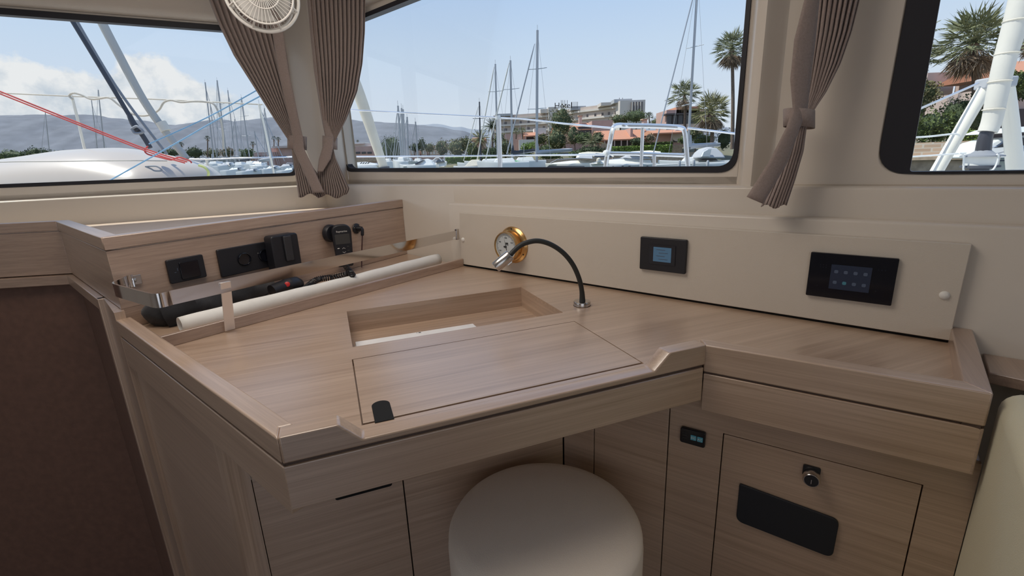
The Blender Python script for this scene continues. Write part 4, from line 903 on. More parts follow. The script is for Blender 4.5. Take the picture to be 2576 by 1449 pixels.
# ================================================================ outside: materials
WZ = -1.1
M['gel'] = mat('white_gelcoat', (0.72, 0.72, 0.69), .25, coat=.4)
M['gelw'] = mat('warm_gelcoat', (0.80, 0.76, 0.66), .3, coat=.3)
M['alu'] = mat('mast_aluminium', (0.42, 0.43, 0.45), .4, .6)
M['wire'] = mat('rigging_wire', (0.45, 0.45, 0.46), .4, .5)
M['rail'] = mat('steel_tube', (0.78, 0.78, 0.80), .2, .7)
M['sailcov'] = mat('grey_sail_cover', (0.42, 0.43, 0.45), .85, bump=.3, bscale=3)
M['canvas'] = mat('sail_canvas', (0.72, 0.66, 0.54), .85, noise=.06, nscale=8, bump=.4, bscale=30)
M['canvasw'] = mat('white_sail_canvas', (0.66, 0.63, 0.56), .85, noise=.04, nscale=8, bump=.4, bscale=30)
M['navy'] = mat('dark_canvas', (0.05, 0.055, 0.07), .85)
M['greenc'] = mat('green_canvas', (0.05, 0.30, 0.10), .8)
M['tint'] = mat('tinted_window', (0.03, 0.035, 0.045), .1)
M['pink'] = mat('pink_render', (0.52, 0.34, 0.29), .9, noise=.08, nscale=.6)
M['pinkp'] = mat('pale_pink_render', (0.55, 0.42, 0.36), .9, noise=.06, nscale=.5)
M['hotel'] = mat('hotel_render', (0.50, 0.42, 0.37), .9, noise=.05, nscale=.3)
M['hotels'] = mat('balcony_slab', (0.60, 0.55, 0.50), .9)
M['hotelw'] = mat('hotel_window', (0.14, 0.12, 0.12), .3)
M['whitew'] = mat('white_render', (0.66, 0.63, 0.58), .9)
M['darkw'] = mat('dark_opening', (0.06, 0.045, 0.045), .6)
M['stone'] = mat('stone_wall', (0.42, 0.32, 0.23), .95, noise=.25, nscale=3)
def tiles():
    m = mat('orange_roof_tiles', (0.55, 0.25, 0.15), .9); t = m.node_tree; p = t.nodes['Principled BSDF']; tcn = t.nodes.new('ShaderNodeTexCoord'); wv = t.nodes.new('ShaderNodeTexWave'); wv.inputs['Scale'].default_value = 1.2; wv.inputs['Distortion'].default_value = .6
    t.links.new(tcn.outputs['Object'], wv.inputs[0]); r = t.nodes.new('ShaderNodeValToRGB'); r.color_ramp.elements[0].color = (.40, .17, .10, 1); r.color_ramp.elements[1].color = (.64, .32, .20, 1); t.links.new(wv.outputs['Fac'], r.inputs[0]); t.links.new(r.outputs[0], p.inputs['Base Color']); return m
M['tiles'] = tiles()
def brick():
    m = mat('quay_blocks', (0.5, 0.4, 0.3), .95); t = m.node_tree; p = t.nodes['Principled BSDF']; tcn = t.nodes.new('ShaderNodeTexCoord'); mpn = t.nodes.new('ShaderNodeMapping'); mpn.inputs['Rotation'].default_value = (math.radians(90), 0, 0); br_ = t.nodes.new('ShaderNodeTexBrick'); br_.inputs['Scale'].default_value = 1.3
    br_.inputs['Color1'].default_value = (.50, .37, .27, 1); br_.inputs['Color2'].default_value = (.38, .28, .20, 1); br_.inputs['Mortar'].default_value = (.50, .45, .38, 1); br_.inputs['Mortar Size'].default_value = .03
    t.links.new(tcn.outputs['Object'], mpn.inputs[0]); t.links.new(mpn.outputs[0], br_.inputs[0]); t.links.new(br_.outputs[0], p.inputs['Base Color']); return m
M['brick'] = brick()
def leafmat(name, c, v=.35):
    m = mat(name, c, .7, noise=v, nscale=1.2); m.node_tree.nodes['Principled BSDF'].inputs['Specular IOR Level'].default_value = .25; return m
M['lf_dark'] = leafmat('dark_foliage', (0.055, 0.075, 0.035)); M['lf_mid'] = leafmat('green_foliage', (0.115, 0.15, 0.05)); M['lf_olive'] = leafmat('olive_foliage', (0.19, 0.175, 0.085)); M['lf_bright'] = leafmat('bright_foliage', (0.19, 0.27, 0.06))
M['lf_brown'] = leafmat('dry_foliage', (0.30, 0.22, 0.15)); M['palm_g'] = leafmat('palm_green', (0.20, 0.21, 0.115)); M['palm_o'] = leafmat('palm_olive', (0.25, 0.24, 0.12)); M['bark'] = mat('bark', (0.17, 0.12, 0.09), .95, noise=.3, nscale=6)
M['hill'] = mat('hazed_forest_hill', (0.165, 0.172, 0.19), 1.0, noise=.16, nscale=.03); M['hill2'] = mat('hazed_far_hill', (0.25, 0.27, 0.30), 1.0, noise=.15, nscale=.008)  # blue-grey haze of the distance is put into both hill colours
M['ground'] = mat('dry_grass_ground', (0.15, 0.14, 0.085), 1.0, noise=.25, nscale=.15); M['quay'] = mat('quay_concrete', (0.50, 0.46, 0.42), .95, noise=.1, nscale=.6)
# water
wm_ = mat('harbour_water', (0.035, 0.075, 0.075), .12, bump=.6, bscale=1.0); wm_.node_tree.nodes['Bump'].inputs['Distance'].default_value = .06 if 'Bump' in wm_.node_tree.nodes else 0
M['water'] = wm_
S1 = 1.0 / FPX
# ---------------------------------------------------------------- sea, ground, hills
m = MB(); m.add([V(-900, 2.5, WZ), V(900, 2.5, WZ), V(900, 1700, WZ), V(-900, 1700, WZ)], [(0, 1, 2, 3)]); struct(m.build('water', 'water'))
def gz(x, y):
    e0_ = 74 + 46 * max(0, min(1, (-20 - x) / 25.0))
    t = (y - e0_) / 30.0; t = max(0, min(1, t)); k = max(0, min(1, (x + 25) / 25.0)); return -.4 + (3.2 * t * k) + max(0, y - 110) * .02 * k + .25 * mnoise.noise(V(x * .05, y * .05, 0)) * t
m = MB(); rows = []
for j in range(26):
    y = 66.2 + (j / 25) ** 1.6 * 420; rows.append([V(-420 + 28 * i, y, gz(-420 + 28 * i, y) if (j > 0) else WZ) for i in range(31)])
m = MB(); rows = []
for j in range(30):
    r_ = []
    for i in range(61):
        x = -420 + 14 * i; ys_ = 74 + 46 * max(0, min(1, (-20 - x) / 25.0)); y = ys_ + (j / 29) ** 1.6 * 420; r_.append(V(x, y, WZ - .2 if j == 0 else gz(x, y)))
    rows.append(r_)
m.grid(rows); struct(m.build('ground', 'ground', smooth=True))
def ridge(pts, Yd, dep, mt_, name, seed):
    P_ = [PD(x, y, Yd) for x, y in pts]; m = MB(); rows = []; n = 220
    xs = [p.x for p in P_]
    def top(x):
        for i in range(len(P_) - 1):
            if x <= P_[i + 1].x:
                t = (x - P_[i].x) / (P_[i + 1].x - P_[i].x); t = max(0, min(1, t)); t = t * t * (3 - 2 * t); return P_[i].z * (1 - t) + P_[i + 1].z * t
        return P_[-1].z
    for j in range(14):
        t = j / 13; r_ = []
        for i in range(n + 1):
            x = xs[0] + (xs[-1] - xs[0]) * i / n; z = WZ + (top(x) + 4 * mnoise.noise(V(x * .02, seed, 0)) + 1.5 * mnoise.noise(V(x * .09, seed, 0)) - WZ) * math.sin(t * math.pi / 2)
            sp_ = 1 - t; z += 16 * sp_ * math.sin(t * math.pi) * mnoise.noise(V(x * .006, t * 3, seed)); r_.append(V(x, Yd - dep * (1 - t) + 40 * mnoise.noise(V(x * .004, t * 2, seed)) * sp_, z))
        rows.append(r_)
    rows.append([V(p.x, p.y + 80, WZ) for p in rows[-1]]); m.grid(rows); return struct(m.build(name, mt_, smooth=True))
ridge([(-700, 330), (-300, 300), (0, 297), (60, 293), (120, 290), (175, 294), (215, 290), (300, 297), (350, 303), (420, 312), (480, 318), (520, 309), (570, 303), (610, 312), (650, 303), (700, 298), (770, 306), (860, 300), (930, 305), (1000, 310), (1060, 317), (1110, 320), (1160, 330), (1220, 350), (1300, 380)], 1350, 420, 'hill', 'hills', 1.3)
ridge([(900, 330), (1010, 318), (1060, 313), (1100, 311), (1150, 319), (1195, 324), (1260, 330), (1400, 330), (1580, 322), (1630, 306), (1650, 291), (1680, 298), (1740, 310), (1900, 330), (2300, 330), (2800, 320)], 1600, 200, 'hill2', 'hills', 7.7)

# ---------------------------------------------------------------- outline with real depth
def extr(name, pts, d, wid, mt_, par, bevel=0.0, smooth=False):
    f = [PD(x, y, d - wid / 2) for x, y in pts]; k_ = [Vector((p.x, d + wid / 2, p.z)) for p in f]; z0 = min(p.z for p in f); z1 = max(p.z for p in f); tp_ = .28 * wid if wid > .8 else 0
    for p in f: p.y += tp_ * (p.z - z0) / max(.01, z1 - z0)
    for p in k_: p.y -= tp_ * (p.z - z0) / max(.01, z1 - z0)
    m = MB(); m.hexa(f, k_); return m.build(name, mt_, par, bevel=bevel, smooth=smooth)
def zmid(x, y, d): return PD(x, y, d).z
def bx(name, x0, x1, y0, y1, d, dep, mt_, par, bevel=0.0):       # building block: x0..x1, top y0, foot y1, front face at depth d
    xm = (x0 + x1) / 2; a, b = PD(x0, (y0 + y1) / 2, d), PD(x1, (y0 + y1) / 2, d); zt__, zb__ = PD(xm, y0, d).z, PD(xm, y1, d).z
    m = MB(); m.prism([(a.x, d), (b.x, d), (b.x, d + dep), (a.x, d + dep)], zb__, zt__); return m.build(name, mt_, par, bevel=bevel)
def roof(name, x0, x1, ye, yr, d, dep, par, over=.6, mt_='tiles'):
    xm = (x0 + x1) / 2; a, b = PD(x0, ye, d), PD(x1, ye, d); ze = PD(xm, ye, d).z; zr = PD(xm, yr, d + dep / 2).z
    m = MB(); y0_, y1_ = d - over, d + dep + over; t = .22
    m.add([V(a.x - over, y0_, ze), V(b.x + over, y0_, ze), V(b.x + over, (y0_ + y1_) / 2, zr), V(a.x - over, (y0_ + y1_) / 2, zr), V(a.x - over, y1_, ze), V(b.x + over, y1_, ze),
           V(a.x - over, y0_, ze - t), V(b.x + over, y0_, ze - t), V(b.x + over, y1_, ze - t), V(a.x - over, y1_, ze - t)],
          [(0, 1, 2, 3), (3, 2, 5, 4), (0, 3, 4, 9, 6), (1, 7, 8, 5, 2), (0, 6, 7, 1), (4, 5, 8, 9), (6, 9, 8, 7)]); return m.build(name, mt_, par)
def bldg(name, label, x, y, d, group=None): p = PD(x, y, d); return root(name, p, label, 'building', group)

# ---------------------------------------------------------------- hotel on the slope
hp = [(1241, 291, 290), (1300, 288, 288), (1360, 284, 284), (1397, 281, 280)]; hp2 = [(1397, 278, 279), (1430, 275, 274), (1470, 269, 266), (1510, 264, 256), (1560, 257, 243)]
rt = bldg('hotel', 'large pale curved hotel with rows of balconies on the hill behind the villas', 1430, 390, 275)
def wing(hp, nf, fl):
    m = MB(); top_ = [PD(*p) for p in hp]; zt__ = [p.z for p in top_]
    low = [V(p.x, p.y, 0) for p in top_]; bk = [V(p.x + 3, p.y + 16, 0) for p in top_]
    for i in range(len(top_) - 1):
        m.hexa([low[i], low[i + 1], bk[i + 1], bk[i]], [V(low[i].x, low[i].y, zt__[i]), V(low[i + 1].x, low[i + 1].y, zt__[i + 1]), V(bk[i + 1].x, bk[i + 1].y, zt__[i + 1]), V(bk[i].x, bk[i].y, zt__[i])])
    m.build('wall', 'hotel', rt)
    for f_ in range(nf):
        m = MB()
        for i in range(len(top_) - 1):
            z0 = zt__[i] - 1.6 - fl * f_; z1_ = zt__[i + 1] - 1.6 - fl * f_; a, b = low[i], low[i + 1]
            m.hexa([a + V(0, -1.6, z0 - 1.0), b + V(0, -1.6, z1_ - 1.0), b + V(0, 0, z1_ - 1.0), a + V(0, 0, z0 - 1.0)], [a + V(0, -1.6, z0), b + V(0, -1.6, z1_), b + V(0, 0, z1_), a + V(0, 0, z0)])
        m.build('balcony', 'hotels', rt)
        for i in range(len(top_) - 1):
            nw = max(2, int((low[i + 1] - low[i]).length / 4.2))
            for k in range(nw):
                t = (k + .5) / nw; c_ = low[i].lerp(low[i + 1], t); z0 = zt__[i] + (zt__[i + 1] - zt__[i]) * t - 1.6 - fl * f_ - fl + 1.2
                m = MB(); m.box(c_ + V(0, -.05, z0 - .5), (1.9, .2, 1.5)); m.build('window', 'hotelw', rt)
wing(hp, 4, 3.6); wing(hp2, 4, 3.8)
bx('stair_tower', 1380, 1404, 269, 330, 277, 10, 'hotels', rt); bx('end_block', 1559, 1622, 252, 345, 236, 14, 'hotels', rt); bx('window_bay', 1588, 1617, 256, 280, 235, 1.5, 'hotelw', rt)
for k in range(4): bx('bay_mullion', 1590 + k * 7, 1592 + k * 7, 256, 280, 234.4, .6, 'hotels', rt)
bx('plant_room', 1545, 1590, 249, 258, 240, 8, 'sailcov', rt); bx('roof_step', 1512, 1560, 257, 265, 247, 10, 'hotels', rt); bx('roof_house', 1436, 1474, 267, 276, 268, 8, 'sailcov', rt); bx('parapet', 1360, 1386, 274, 284, 279, 6, 'hotels', rt)
bx('low_parapet', 1246, 1290, 286, 292, 286, 4, 'sailcov', rt)
tp = PD(1417, 266, 268); text('sign', 'Hotel', tp, (1, 0, 0), (0, 0, 1), 4.2, 'darkw', rt, .15)
for x in (1412, 1416, 1421, 1427, 1439, 1444, 1449, 1453, 1558, 1566):
    a, b = PD(x, 273 if x < 1500 else 255, 267), PD(x, 252 if x < 1430 else 256 if x < 1500 else 246, 267); m = MB(); m.tube([V(a.x, a.y, a.z), V(a.x, a.y, b.z)], .13, 5); m.build('antenna', 'darkw', rt)

# ---------------------------------------------------------------- villas
rt = bldg('villa', 'wide pink villa with orange roof, chimney and dark balcony just right of the tallest mast', 1460, 370, 120)
bx('wall', 1404, 1490, 328, 385, 118, 10, 'pink', rt); bx('side_block', 1489, 1541, 303, 372, 116, 9, 'pink', rt); roof('roof', 1402, 1488, 326, 310, 117, 11, rt); bx('balcony', 1455, 1488, 318, 336, 116.5, 1.5, 'darkw', rt); bx('chimney', 1457, 1464, 291, 312, 121, 1.2, 'pinkp', rt); bx('chimney_cap', 1455, 1466, 289, 292, 120.8, 1.6, 'stone', rt)
rt = bldg('villa', 'low villa with long orange roof and timber porch behind the clipped hedge', 1570, 372, 98)
bx('wall', 1512, 1640, 348, 378, 100, 8, 'pink', rt); roof('roof', 1510, 1632, 350, 327, 98, 9, rt, .5); bx('gable', 1586, 1592, 322, 345, 98.5, 5, 'pink', rt)
bx('chimney', 1619, 1628, 300, 322, 100, 1.5, 'pinkp', rt); bx('chimney_cap', 1617, 1630, 298, 301, 99.8, 2, 'stone', rt)
bx('porch_shadow', 1540, 1588, 351, 369, 99.7, .4, 'darkw', rt)
for x in (1520, 1545, 1562, 1577): bx('porch_post', x, x + 2.4, 350, 370, 97.6, .3, 'pinkp', rt)
bx('garden_wall', 1513, 1541, 361, 390, 94, 1.0, 'stone', rt)
rt = bldg('villa', 'pink villa with arched window under an orange roof right of the hedge', 1690, 370, 92)
bx('wall', 1645, 1722, 332, 372, 94, 8, 'pink', rt); roof('roof', 1648, 1752, 333, 326, 92, 7, rt, .5)
bx('arched_window', 1690, 1716, 340, 358, 93.8, .3, 'whitew', rt); bx('window_pane', 1694, 1713, 343, 357, 93.6, .3, 'darkw', rt); m = MB(); c_ = PD(1703, 341, 93.7); m.lathe([(0, 0), (1.05, 0), (1.05, .3), (0, .3)], c_, (0, -1, 0), 24); m.build('arch', 'whitew', rt)
bx('stone_wall', 1686, 1716, 365, 392, 90, 1.0, 'stone', rt)
rt = bldg('villa', 'upper house with glazed terrace and orange parapet behind the bent palm', 1720, 330, 130)
bx('wall', 1676, 1790, 275, 330, 132, 9, 'pink', rt); bx('terrace_glass', 1679, 1758, 288, 312, 131, .6, 'tint', rt); bx('terrace_slab', 1675, 1760, 284, 288, 130, 3, 'darkw', rt); bx('parapet', 1702, 1760, 268, 284, 132, 8, 'tiles', rt); bx('lower_wall', 1676, 1760, 312, 333, 130, 3, 'pinkp', rt)
for k in range(5): bx('mullion', 1692 + k * 14, 1693 + k * 14, 288, 312, 130.6, .4, 'darkw', rt)
rt = bldg('villa', 'plain pink flat-roofed house left of the tallest mast', 1295, 385, 112)
bx('wall', 1259, 1325, 337, 385, 112, 8, 'pink', rt); bx('white_annex', 1306, 1345, 351, 380, 108, 5, 'whitew', rt); bx('white_band', 1344, 1374, 322, 340, 114, 5, 'whitew', rt); bx('upper_block', 1322, 1376, 338, 385, 113, 8, 'pink', rt); roof('roof', 1321, 1348, 341, 333, 111, 5, rt, .4); bx('dark_window', 1325, 1344, 343, 350, 112.4, .8, 'darkw', rt)
rt = bldg('villa', 'small pink house half hidden by the date palms', 1215, 385, 105)
bx('wall', 1195, 1220, 348, 382, 105, 6, 'pink', rt); roof('roof', 1190, 1218, 352, 346, 104, 6, rt, .3)
rt = bldg('villa', 'orange-roofed house at the edge of the right window', 2570, 180, 60); bx('wall', 2540, 2640, 178, 330, 62, 8, 'pinkp', rt); roof('roof', 2545, 2680, 180, 152, 60, 9, rt, .4)
rt = bldg('villa', 'orange-roofed house behind the palms at the left of the right window', 2290, 230, 66); bx('wall', 2262, 2330, 215, 300, 68, 8, 'whitew', rt); roof('roof', 2255, 2335, 218, 205, 66, 9, rt, .4); bx('upper_band', 2330, 2400, 182, 240, 70, 8, 'pinkp', rt)
rt = bldg('harbour_building', 'long pink two-storey building with white roof terrace seen left of the furled sail', 905, 400, 118)
bx('wall', 858, 945, 369, 410, 120, 12, 'pink', rt); bx('roof_terrace', 868, 938, 361, 370, 122, 8, 'whitew', rt); bx('roof_slab', 872, 915, 358, 362, 121, 8, 'gel', rt)
for k in range(3): bx('window', 895 + 14.5 * k, 906 + 14.5 * k, 382, 387, 119.8, .4, 'tint', rt)
bx('window', 877, 887, 377, 388, 119.8, .4, 'whitew', rt); bx('ground_floor', 872, 945, 398, 408, 119, 1, 'stone', rt)
rt = bldg('harbour_building', 'small pale pink blocks beyond the motorboats, right of the domed tree', 1080, 395, 112)
for x0, x1 in ((1031, 1056), (1060, 1074), (1078, 1108)): bx('block', x0, x1, 376 if x0 > 1055 else 378, 400, 112, 6, 'pinkp', rt)
for x in (1036, 1063, 1082, 1090, 1098): bx('window', x, x + 4, 380, 388, 111.8, .3, 'whitew', rt)
bx('boundary_wall', 1030, 1110, 392, 402, 100, 1, 'pink', rt)
rt = bldg('harbour_building', 'pink building behind the marina at the right of the left window', 700, 410, 118)
bx('wall', 678, 756, 371, 420, 120, 10, 'pink', rt); bx('roof_edge', 684, 756, 367, 372, 119, 11, 'pinkp', rt); bx('lower_wing', 641, 690, 383, 420, 118, 8, 'pink', rt)
for x in (648, 660, 700, 714, 728): bx('window', x, x + 6, 392, 398, 117.5, .4, 'tint', rt)
rt = bldg('harbour_building', 'low grey pontoon sheds behind the marina masts', 560, 410, 116); bx('wall', 520, 600, 398, 425, 116, 8, 'sailcov', rt); bx('roof_edge', 516, 604, 396, 399, 115, 10, 'whitew', rt)

# ---------------------------------------------------------------- foliage
def foliage(name, label, x, y, rx, ry, d, n, mt_, cat='tree', par=None, core='lf_dark', leaf=3.2, seed=0, trunk=None, group=None, yfrac=.8):
    c_ = PD(x, y, d); s = d * S1; rx *= 1.2; ry *= 1.15; R = Vector((rx * s, rx * s * yfrac, ry * s)); rnd = random.Random(seed + int(x * 7 + y)); sz = leaf * s
    base = V(c_.x, c_.y, c_.z - R.z); rt = par or root(name, base, label, cat, group)
    m = MB()
    for i in range(n):
        u_ = rnd.uniform(-1, 1); a = rnd.uniform(0, 2 * math.pi); q = math.sqrt(1 - u_ * u_); dr_ = V(q * math.cos(a), q * math.sin(a), u_)
        lump = .80 + .42 * mnoise.noise(dr_ * 2.3 + V(seed, x * .1, 0)) + rnd.uniform(-.16, .12)
        p = c_ + Vector((dr_.x * R.x, dr_.y * R.y, dr_.z * R.z)) * lump
        t = Vector((rnd.gauss(0, 1), rnd.gauss(0, 1), rnd.gauss(0, 1))).normalized(); b_ = t.cross(Vector((rnd.gauss(0, 1), rnd.gauss(0, 1), rnd.gauss(0, 1)))).normalized(); k = sz * rnd.uniform(.5, 1.2)
        m.leaf(p, t * k * .5, b_ * k * .28)
    m.build('foliage', mt_, rt)
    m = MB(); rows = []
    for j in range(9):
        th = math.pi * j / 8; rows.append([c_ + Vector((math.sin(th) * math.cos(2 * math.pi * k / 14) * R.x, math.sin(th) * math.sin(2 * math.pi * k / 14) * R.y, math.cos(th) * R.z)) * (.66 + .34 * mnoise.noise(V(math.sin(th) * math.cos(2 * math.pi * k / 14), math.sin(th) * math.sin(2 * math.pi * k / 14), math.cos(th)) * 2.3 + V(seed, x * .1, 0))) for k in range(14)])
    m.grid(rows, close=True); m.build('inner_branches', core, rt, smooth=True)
    if trunk is not None:
        tb_ = PD(x + trunk[0], trunk[1], d); m = MB(); m.tube([tb_, (tb_ + c_) / 2 + V(.05 * R.x, 0, 0), c_], [.05 * R.x + .05, .04 * R.x + .04, .03 * R.x], 7); m.build('trunk', 'bark', rt, smooth=True)
    return rt
def palm(name, label, x, y, rad, d, yb, style='fan', green='palm_g', dry=.25, n=38, xb=None, seed=1, group=None):
    c_ = PD(x, y, d); s = d * S1; R = rad * s; rnd = random.Random(seed); tb_ = PD(x if xb is None else xb, yb, d); rt = root(name, tb_, label, 'palm tree', group)
    m = MB(); mid_ = (tb_ + c_) / 2 + V(.03 * R, 0, 0); r0_ = max(.16, .075 * R); m.tube(smooth_path([tb_, mid_, c_ - V(0, 0, .05 * R)], 5), [r0_ * 1.15 - r0_ * .3 * k / 10 for k in range(11)], 8); m.build('trunk', 'bark', rt, smooth=True)
    mg, md_ = MB(), MB()
    def blade(mb, p, q_, w_): 
        t = (q_ - p); sd_ = t.cross(Vector((rnd.gauss(0, 1), rnd.gauss(0, 1), rnd.gauss(0, 1)))).normalized() * w_; mb.add([p - sd_ * .5, p + (q_ - p) * .5 - sd_, q_, p + (q_ - p) * .5 + sd_], [(0, 1, 2, 3)])
    nd_ = int(n * dry)
    for i in range(n + nd_):
        dead = i >= n; mb = md_ if dead else mg
        a = rnd.uniform(0, 2 * math.pi) if dead else 2.4 * i
        e_ = math.radians(rnd.uniform(-85, -45)) if dead else math.radians(82 - 112 * (i / n) ** 1.0 + rnd.uniform(-8, 8))
        dr_ = V(math.cos(a) * math.cos(e_), math.sin(a) * math.cos(e_), math.sin(e_)); L_ = R * rnd.uniform(.75, 1.05) * (.85 if dead else 1)
        if style == 'fan':
            k0 = c_ + dr_ * L_ * .48 - V(0, 0, .04 * L_); mb.tube([c_, k0], [.012 * R, .007 * R], 4, cap=False)
            sd_ = dr_.cross(V(0, 0, 1)).normalized(); up_ = sd_.cross(dr_)
            for b_ in range(15):
                an = math.radians(-88 + 12.5 * b_); q_ = (dr_ * math.cos(an) + sd_ * math.sin(an) + up_ * rnd.uniform(-.12, .12)); tip = k0 + q_ * L_ * .50 * (1 if abs(an) < 1 else .8); tip.z -= L_ * rnd.uniform(.02, .16); blade(mb, k0, tip, L_ * .017)
        else:
            pts_ = []; 
            for k in range(7):
                t = k / 6; pts_.append(c_ + dr_ * L_ * t + V(0, 0, -L_ * .38 * t * t * (1.0 - .3 * math.sin(e_))))
            mb.tube(pts_, [.010 * R] * 6 + [.003 * R], 4, cap=False)
            for k in range(1, 7):
                for h in range(3):
                    t = (k - 1 + h / 3); i0 = int(t); f_ = t - i0; p = pts_[i0].lerp(pts_[i0 + 1], f_); tg = (pts_[i0 + 1] - pts_[i0]).normalized(); sd_ = tg.cross(V(0, 0, 1)).normalized()
                    for sg in (-1, 1): blade(mb, p, p + (sd_ * sg * .8 + tg * .7 + V(0, 0, -.35)).normalized() * L_ * .20 * (1.15 - t / 7), L_ * .012)
    mg.build('fronds', green, rt)
    if md_.v: md_.build('dry_skirt', 'lf_brown', rt)
    return rt
# ================================================================ planting seen through the middle window
def hedge(name, label, x0, x1, y0, y1, d, dep, mt_, seed=3):
    a, b = PD(x0, y1, d), PD(x1, y1, d); zt__ = PD((x0 + x1) / 2, y0, d).z; zb__ = PD((x0 + x1) / 2, y1, d).z; rt = root(name, V((a.x + b.x) / 2, d, zb__), label, 'hedge'); rnd = random.Random(seed)
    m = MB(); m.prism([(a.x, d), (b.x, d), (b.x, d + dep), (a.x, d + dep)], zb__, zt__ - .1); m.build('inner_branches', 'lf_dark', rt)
    m = MB()
    for i in range(1500):
        p = V(rnd.uniform(a.x, b.x), d - rnd.uniform(0, .12), rnd.uniform(zb__, zt__)) if i % 3 else V(rnd.uniform(a.x, b.x), rnd.uniform(d, d + dep), zt__ - rnd.uniform(0, .12))
        t = V(rnd.gauss(0, 1), rnd.gauss(0, 1), rnd.gauss(0, 1)).normalized(); q = t.cross(V(rnd.gauss(0, 1), rnd.gauss(0, 1), rnd.gauss(0, 1))).normalized(); m.leaf(p, t * .14, q * .09)
    m.build('foliage', mt_, rt)
hedge('clipped_hedge', 'long clipped bright green hedge in front of the orange-roofed porch villa', 1541, 1690, 367, 386, 78, 1.2, 'lf_bright')
hedge('clipped_hedge', 'dark clipped hedge strip behind the bright one, below the gable', 1592, 1692, 359, 365, 88, 1.0, 'lf_mid', 5)
hedge('clipped_hedge', 'bright low hedge behind the small white cabin boats', 1122, 1200, 396, 410, 80, 1.2, 'lf_bright', 7)
0 and hedge('quay_railing_wall', 'low terracotta wall on the quay under the low hedge', 1110, 1165, 408, 420, 74, .6, 'pink', 8)
FT = [
 ('domed_pine', 'dark domed pine behind the masts, right of the furled sail', 985, 371, 27, 30, 96, 1500, 'lf_dark', (0, 408), 1.9),
 ('conifer', 'dark pointed conifer right of the domed pine', 1062, 365, 9, 16, 100, 500, 'lf_dark', (0, 390), 2.4),
 ('bushy_tree', 'low dark tree between the domed pine and the conifer', 1043, 371, 14, 9, 104, 400, 'lf_dark', (0, 392), 2.4),
 ('bare_tree', 'thin brownish tree with few leaves left of the date palms', 1112, 372, 18, 20, 98, 420, 'lf_brown', (0, 400), 2.6),
 ('bushy_tree', 'olive green tree with forked trunk above the low hedge', 1150, 371, 24, 21, 92, 800, 'lf_olive', (2, 408), 3.4),
 ('bushy_tree', 'green bush left of the olive tree, above the small pink blocks', 1080, 372, 15, 10, 106, 420, 'lf_olive', (0, 392), 3.0),
 ('bushy_tree', 'round olive tree between the olive fork tree and the date palms', 1190, 380, 16, 18, 90, 560, 'lf_mid', (0, 405), 3.2),
 ('bushy_tree', 'dark shrub mass at the foot of the date palms', 1235, 383, 22, 14, 88, 600, 'lf_dark', None, 3.0),
 ('bushy_tree', 'olive shrub right of the sloping furled stay, before the plain pink house', 1272, 372, 15, 21, 90, 560, 'lf_olive', (0, 400), 3.0),
 ('bushy_tree', 'bright green shrub before the white annex', 1328, 371, 17, 11, 88, 560, 'lf_bright', None, 3.0),
 ('bushy_tree', 'tall loose olive tree just right of the tallest mast', 1412, 308, 30, 33, 104, 1500, 'lf_olive', (-4, 385), 2.6),
 ('bushy_tree', 'lower spreading tree with leaning trunks right of the tallest mast', 1400, 352, 28, 26, 98, 1100, 'lf_olive', (5, 395), 2.8),
 ('bare_tree', 'thin dry tree in front of the wide pink villa', 1443, 342, 17, 24, 96, 420, 'lf_brown', (4, 388), 2.6),
 ('bushy_tree', 'dark green tree at the right end of the hotel', 1600, 293, 26, 15, 140, 900, 'lf_mid', (0, 330), 2.2),
 ('bushy_tree', 'pale olive tree in front of the hotel end block', 1560, 300, 24, 11, 142, 700, 'lf_olive', (0, 330), 2.2),
 ('bushy_tree', 'dark shrub mass under the low date palm', 1488, 378, 30, 9, 86, 800, 'lf_dark', None, 3.0),
 ('bushy_tree', 'dark shrub behind the long boom of the tall-masted yacht', 1450, 388, 22, 8, 82, 500, 'lf_mid', None, 3.2),
 ('bushy_tree', 'green shrub below the arched window', 1725, 352, 16, 10, 84, 420, 'lf_mid', None, 3.2),
 ('bushy_tree', 'bushy green tree behind the furled grey boom', 1770, 352, 26, 14, 84, 700, 'lf_mid', None, 3.2),
 ('bushy_tree', 'dark shrub at the right edge of the middle window', 1822, 350, 18, 24, 82, 520, 'lf_dark', None, 3.2),
 ('bushy_tree', 'low green shrub between the villas left of the low palm', 1372, 378, 16, 12, 90, 420, 'lf_mid', None, 3.0),
 ('bushy_tree', 'pale tree on the slope behind the forestay', 1655, 308, 18, 10, 150, 400, 'lf_olive', None, 2.2),
]
for i, (n_, lb_, x, y, rx, ry, d, c_, mm, tr, lf) in enumerate(FT): foliage(n_, lb_, x, y, rx, ry, d, c_, mm, seed=i, trunk=tr, leaf=lf)
